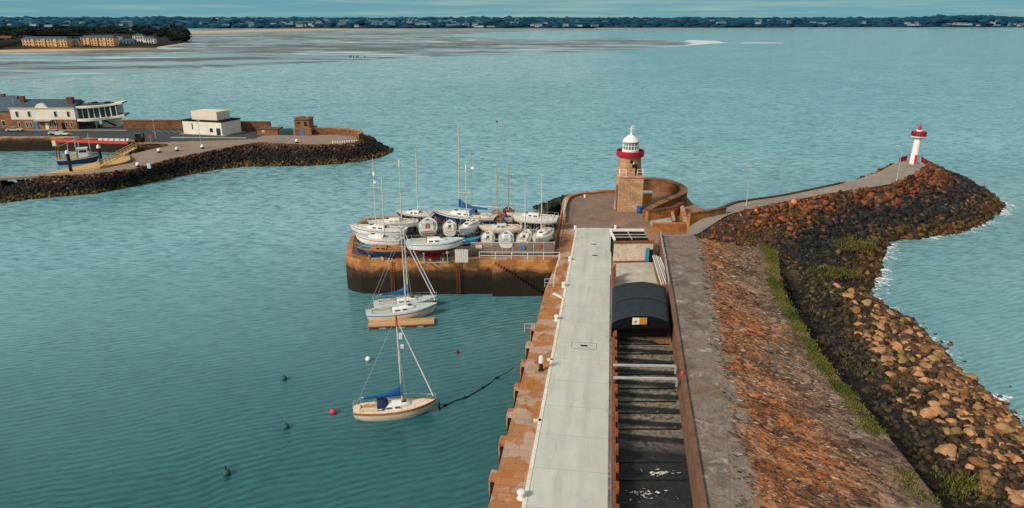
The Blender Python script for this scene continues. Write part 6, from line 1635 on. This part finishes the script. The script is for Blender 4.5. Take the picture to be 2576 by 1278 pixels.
t = thing('forklift', 'dark quayside loader beside the top of the gangway', 'loader', P(352, 357, WZ + .02), .3)
MB().box((0, 0, .8), (2.4, 1.4, 1.0)).build('body', M['black'], t); MB().box((-.2, 0, 1.9), (1.4, 1.3, 1.3)).build('cab', M['glass'], t)
for sx in (-.8, .8):
    for s in (1, -1): MB().tube((sx, s * .6, .4), (sx, s * .8, .4), .4, n=12).build('wheel', M['dark'], t)
MB().bar((1.3, 0, .3), (1.3, 0, 2.6), .2, .9).build('lifting_mast', M['dark'], t)
for x, y, lab in ((380, 358, 'small pale sign post with a red top by the car park corner'),):
    t = thing('sign_post', lab, 'sign', P(x, y, WZ)); MB().tube((0, 0, 0), (0, 0, 2.0), .06, n=6).build('post', M['steel'], t); MB().box((0, -.05, 1.8), (.9, .06, .6)).build('board', M['redbright'], t)
# long red beam on the quay edge
ra_, rb2 = P(137, 357, WZ + .3), P(322, 362, WZ + .3); d = rb2 - ra_
t = thing('quay_barrier', 'long red barrier beam with white blocks along the quay above the trawler', 'barrier', ra_, math.atan2(d.y, d.x)); Lq = d.length
MB().box((Lq / 2, 0, .35), (Lq, .6, .75)).build('beam', M['redbright'], t)
for k in range(5): MB().box((Lq * (.62 + .075 * k), .8, .7), (1.3, .9, 1.1)).build('block', M['deck'], t)
MB().box((.1, .1, -.4), (1.2, 1.2, 1.6)).build('end_block', M['render2'], t)
# trawler
bq0, sq0 = P(252, 393, SEA + 1.5), P(140, 402, SEA + 1.5); c = (bq0 + sq0) / 2; d = bq0 - sq0; rz = math.atan2(d.y, d.x); L = d.length
make_boat('fishing_trawler', 'blue trawler with white wheelhouse berthed in the inner basin', (c.x, c.y, SEA), rz, L, L * .3, 1.6, 'navy', 'white', 'antifoul', 'plank', 'gelcoat', .7, 0, cat='fishing boat', dinghy=True, cockpit='wood', stern=.85)
tr = bpy.context.scene.objects['fishing_trawler']
wh_ = MB().box((L * .13, 0, 2.9), (L * .22, L * .2, 2.4), 0, .94).build('wheelhouse', M['gelcoat'], tr)
for s in (1, -1): MB().box((L * .13, s * L * .098, 3.4), (L * .17, .08, .6)).build('window', M['glass'], wh_)
MB().box((L * .13, 0, 4.2), (L * .25, L * .22, .15)).build('roof', M['gelcoat'], wh_); MB().box((L * .25, 0, 2.5), (.6, L * .18, 1.2)).build('shelter', M['cream'], tr)
MB().box((-L * .1, 0, 2.3), (L * .14, L * .18, 1.4)).build('deckhouse', M['cream'], tr)
for x, hh in ((-L * .46, 5.2), (-L * .4, 6.5), (-L * .2, 5.5), (-L * .02, 7.5), (L * .05, 6.2), (L * .3, 8)):
    m = MB()
    for s in (1, -1): m.tube((x, s * L * .09, 1.5), (x + .2, s * .3, hh), .09, n=6)
    m.tube((x + .2, -.4, hh), (x + .2, .4, hh), .09, n=6); m.tube((x, -L * .08, 3.4), (x, L * .08, 3.4), .08, n=6); m.build('gantry', M['rust'] if x < -L * .3 else M['steel'], tr)
MB().tube((-L * .4, 0, 5), (L * .1, 0, 7), .05, n=5).build('derrick', M['steel'], tr); MB().lathe([(.55, 1.8), (.6, 2.3), (.5, 2.8), (.1, 2.9)], (-L * .28, 0, 0), 14).build('net_drum', M['bluedeck'], tr)
# pontoon, piles and gangway
pq = [P(x, y, SEA + .6) for x, y in [(107, 437), (214, 432), (262, 422), (316, 407), (340, 396), (312, 392), (200, 417), (140, 430)]]
t = thing('pontoon', 'long plank pontoon lying between the trawler and the west rubble arm', 'pontoon', pq[0])
MB().prism([(p.x - pq[0].x, p.y - pq[0].y) for p in pq], -.5, 0).build('deck', M['plank'], t)
MB().prism([((p.x - pq[0].x) , (p.y - pq[0].y) - .3) for p in (pq[0], pq[1], pq[2])] + [(pq[2].x - pq[0].x, pq[2].y - pq[0].y + .2), (0, .2)], -.9, -.2).build('float', M['dark'], t)
for x, y, yt, lab in ((179, 432, 382, 'black mooring pile with white cap at the near end of the pontoon'), (257, 418, 368, 'black mooring pile with white cap in the middle of the pontoon'), (328, 385, 352, 'black mooring pile with white cap at the top of the gangway')):
    p = P(x, y, SEA + .5); h = z_at(p, yt) - p.z; t = thing('mooring_pile', lab, 'pile', p, 0, 'black mooring piles with white caps')
    MB().lathe([(.42, -2), (.42, h - .5)], n=14).build('post', M['black'], t, smooth=True); MB().lathe([(.5, h - .5), (.5, h - .1), (.25, h + .4), (.02, h + .45)], n=14).build('cap', M['white'], t, smooth=True)
ga, gb = P(248, 420, SEA + .8), P(340, 372, WZ + .3); t = thing('gangway', 'sloping gangway with lattice sides down to the pontoon', 'gangway', ga); d = gb - ga
nn = Vector((-d.y, d.x, 0)).normalized() * .8
MB().bar((0, 0, 0), d, 1.5, .15).build('walkway', M['plank'], t)
for s in (1, -1):
    m = MB(); q = nn * s
    m.bar(q + Vector((0, 0, 1.2)), d + q + Vector((0, 0, 1.2)), .12, .12); m.bar(q, d + q, .12, .14)
    for k in range(13):
        u = d * (k / 12); v = d * ((k + 1) / 12) if k < 12 else u
        m.bar(u + q, u + q + Vector((0, 0, 1.2)), .08, .08); m.bar(u + q, v + q + Vector((0, 0, 1.2)), .07, .07)
    m.build('lattice', M['plank'], t)
# white topped mushroom bollards on the arm
for x, y, lab in ((348, 420, 'white topped black bollard nearest on the west arm'), (401, 384, 'small white topped post halfway along the west arm'), (510, 374, 'white topped black bollard in the middle of the west arm'), (747, 360, 'white topped black bollard near the end of the west arm'), (446, 380, 'pale low bollard on the west arm left of the middle one')):
    t = thing('pier_bollard', lab, 'bollard', P(x, y, WZ + .01), 0, 'white topped bollards on the west arm')
    MB().lathe([(.5, 0), (.48, .25), (.42, .5)], n=14).build('post', M['black'], t, smooth=True); MB().lathe([(.5, .45), (.52, .7), (.4, 1.0), (.16, 1.15), (.03, 1.18)], n=14).build('cap', M['white'], t, smooth=True)
for x, y, yt, lab in ((392, 348, 300, 'thin lamp pole in the car park left of the white block'), (507, 372, 303, 'thin lamp pole in front of the white block'), (742, 352, 300, 'thin lamp pole in front of the lookout tower'), (125, 352, 335, 'short orange post on the quay above the basin')):
    p = P(x, y, WZ); h = z_at(p, yt) - WZ; t = thing('lamp_pole', lab, 'street lamp', p, 0, 'thin poles on the west pier'); MB().lathe([(.09, 0), (.06, h)], n=6).build('pole', M['steel'] if x > 130 else M['orange'], t); MB().box((.2, 0, h), (.7, .2, .12)).build('lamp_head', M['deck'], t)
# stub post by the arm bollard and wave wall blocks along the tip
t = thing('life_ring_post', 'grey life ring box on a post beside the nearest west bollard', 'post', P(470 * .8, 424, WZ)); MB().box((0, 0, .7), (.8, .4, 1.3)).build('box', M['bluedeck'], t); MB().tube((0, 0, 0), (0, 0, .2), .1).build('post', M['steel'], t)
for k in range(11):
    x = 838 + k * 6; o = MB().lathe([(.3, 0), (.3, .55), (.1, .65)], n=8).build('kerb_stone', M['deck']); o.location = P(x, 361 - k * .35, WZ); tag(o, 'small pale kerb stone along the rim at the west pier tip', 'kerb stone', 'pale kerb stones at the west pier tip')
# footbridge at far left
ba, bb2 = P(-90, 452, WZ), P(112, 440, WZ); t = thing('footbridge', 'low concrete footbridge at the left edge joining the west rubble arm', 'bridge', ba); d = bb2 - ba
MB().bar((0, 0, -.2), d + Vector((0, 0, -.2)), 2.6, .5).build('deck', M['path'], t)
for k in (.28, .45): MB().box((d.x * k, d.y * k, -2.2), (1.0, 2.2, 3.8)).build('pier', M['quay'], t)
# tiny posts on the spit edge
for k, (x, y) in enumerate([(880, 146), (884, 145), (890, 146), (897, 146), (901, 145), (918, 146)]):
    o = MB().lathe([(.4, 0), (.4, 1.5), (.2, 2.4)], n=6).build('withy_post', M['rope']); o.location = P(x, y, SEA); tag(o, 'small dark post standing at the edge of the tidal flat', 'post', 'dark posts at the edge of the tidal flat')

# ================================================================== SKY, SUN
w = bpy.data.worlds.new('World'); scn.world = w; w.use_nodes = True; nt = w.node_tree; nt.nodes.clear()
SUN_EL, SUN_AZ = math.radians(34), math.radians(232)        # azimuth clockwise from +Y: behind and left of the camera
out = nt.nodes.new('ShaderNodeOutputWorld'); bg = nt.nodes.new('ShaderNodeBackground'); nt.links.new(bg.outputs[0], out.inputs[0]); bg.inputs[1].default_value = .1
sky = nt.nodes.new('ShaderNodeTexSky'); sky.sky_type = 'NISHITA'; sky.sun_disc = False; sky.sun_elevation = SUN_EL; sky.sun_rotation = SUN_AZ
tc = nt.nodes.new('ShaderNodeTexCoord'); sx = nt.nodes.new('ShaderNodeSeparateXYZ'); nt.links.new(tc.outputs['Generated'], sx.inputs[0])
rp = nt.nodes.new('ShaderNodeValToRGB'); nt.links.new(sx.outputs[2], rp.inputs[0])
e = rp.color_ramp.elements; e[0].position = 0; e[0].color = (.14, .37, .44, 1); e[1].position = 1; e[1].color = (.36, .44, .47, 1)
for p_, c_ in ((.02, (.115, .34, .43)), (.10, (.19, .38, .43)), (.35, (.27, .42, .46))):
    q = e.new(p_); q.color = (*c_, 1)
# long low cloud bands
mp = nt.nodes.new('ShaderNodeMapping'); nt.links.new(tc.outputs['Generated'], mp.inputs[0]); mp.inputs['Scale'].default_value = (3.0, 3.0, 95)
nz = nt.nodes.new('ShaderNodeTexNoise'); nt.links.new(mp.outputs[0], nz.inputs['Vector']); nz.inputs['Scale'].default_value = 1.6; nz.inputs['Detail'].default_value = 6; nz.inputs['Roughness'].default_value = .55
cr = nt.nodes.new('ShaderNodeValToRGB'); nt.links.new(nz.outputs['Fac'], cr.inputs[0]); cr.color_ramp.elements[0].position = .45; cr.color_ramp.elements[1].position = .68
mx = nt.nodes.new('ShaderNodeMix'); mx.data_type = 'RGBA'; nt.links.new(cr.outputs[0], mx.inputs[0]); nt.links.new(rp.outputs[0], mx.inputs[6])
mx2 = nt.nodes.new('ShaderNodeMix'); mx2.data_type = 'RGBA'; mx2.blend_type = 'MULTIPLY'; mx2.inputs[0].default_value = 1; nt.links.new(rp.outputs[0], mx2.inputs[6]); mx2.inputs[7].default_value = (2.3, 1.32, .98, 1)
nt.links.new(mx2.outputs[2], mx.inputs[7])
up = nt.nodes.new('ShaderNodeMix'); up.data_type = 'RGBA'; up.blend_type = 'MULTIPLY'; up.inputs[0].default_value = 1; nt.links.new(mx.outputs[2], up.inputs[6]); up.inputs[7].default_value = (10, 10, 10, 1)
fin_ = nt.nodes.new('ShaderNodeMix'); fin_.data_type = 'RGBA'; fin_.inputs[0].default_value = .9; nt.links.new(sky.outputs[0], fin_.inputs[6]); nt.links.new(up.outputs[2], fin_.inputs[7])
nt.links.new(fin_.outputs[2], bg.inputs[0])
sd = bpy.data.lights.new('sun', 'SUN'); so = bpy.data.objects.new('sun', sd); C.objects.link(so); sd.energy = 3.8; sd.angle = math.radians(11); sd.color = (1, .87, .73)
dvec = Vector((math.sin(SUN_AZ) * math.cos(SUN_EL), math.cos(SUN_AZ) * math.cos(SUN_EL), math.sin(SUN_EL)))
so.rotation_euler = dvec.to_track_quat('Z', 'Y').to_euler(); so.location = dvec * 500
scn.view_settings.view_transform = 'Standard'; scn.view_settings.look = 'None'; scn.view_settings.exposure = 0; scn.view_settings.gamma = 1
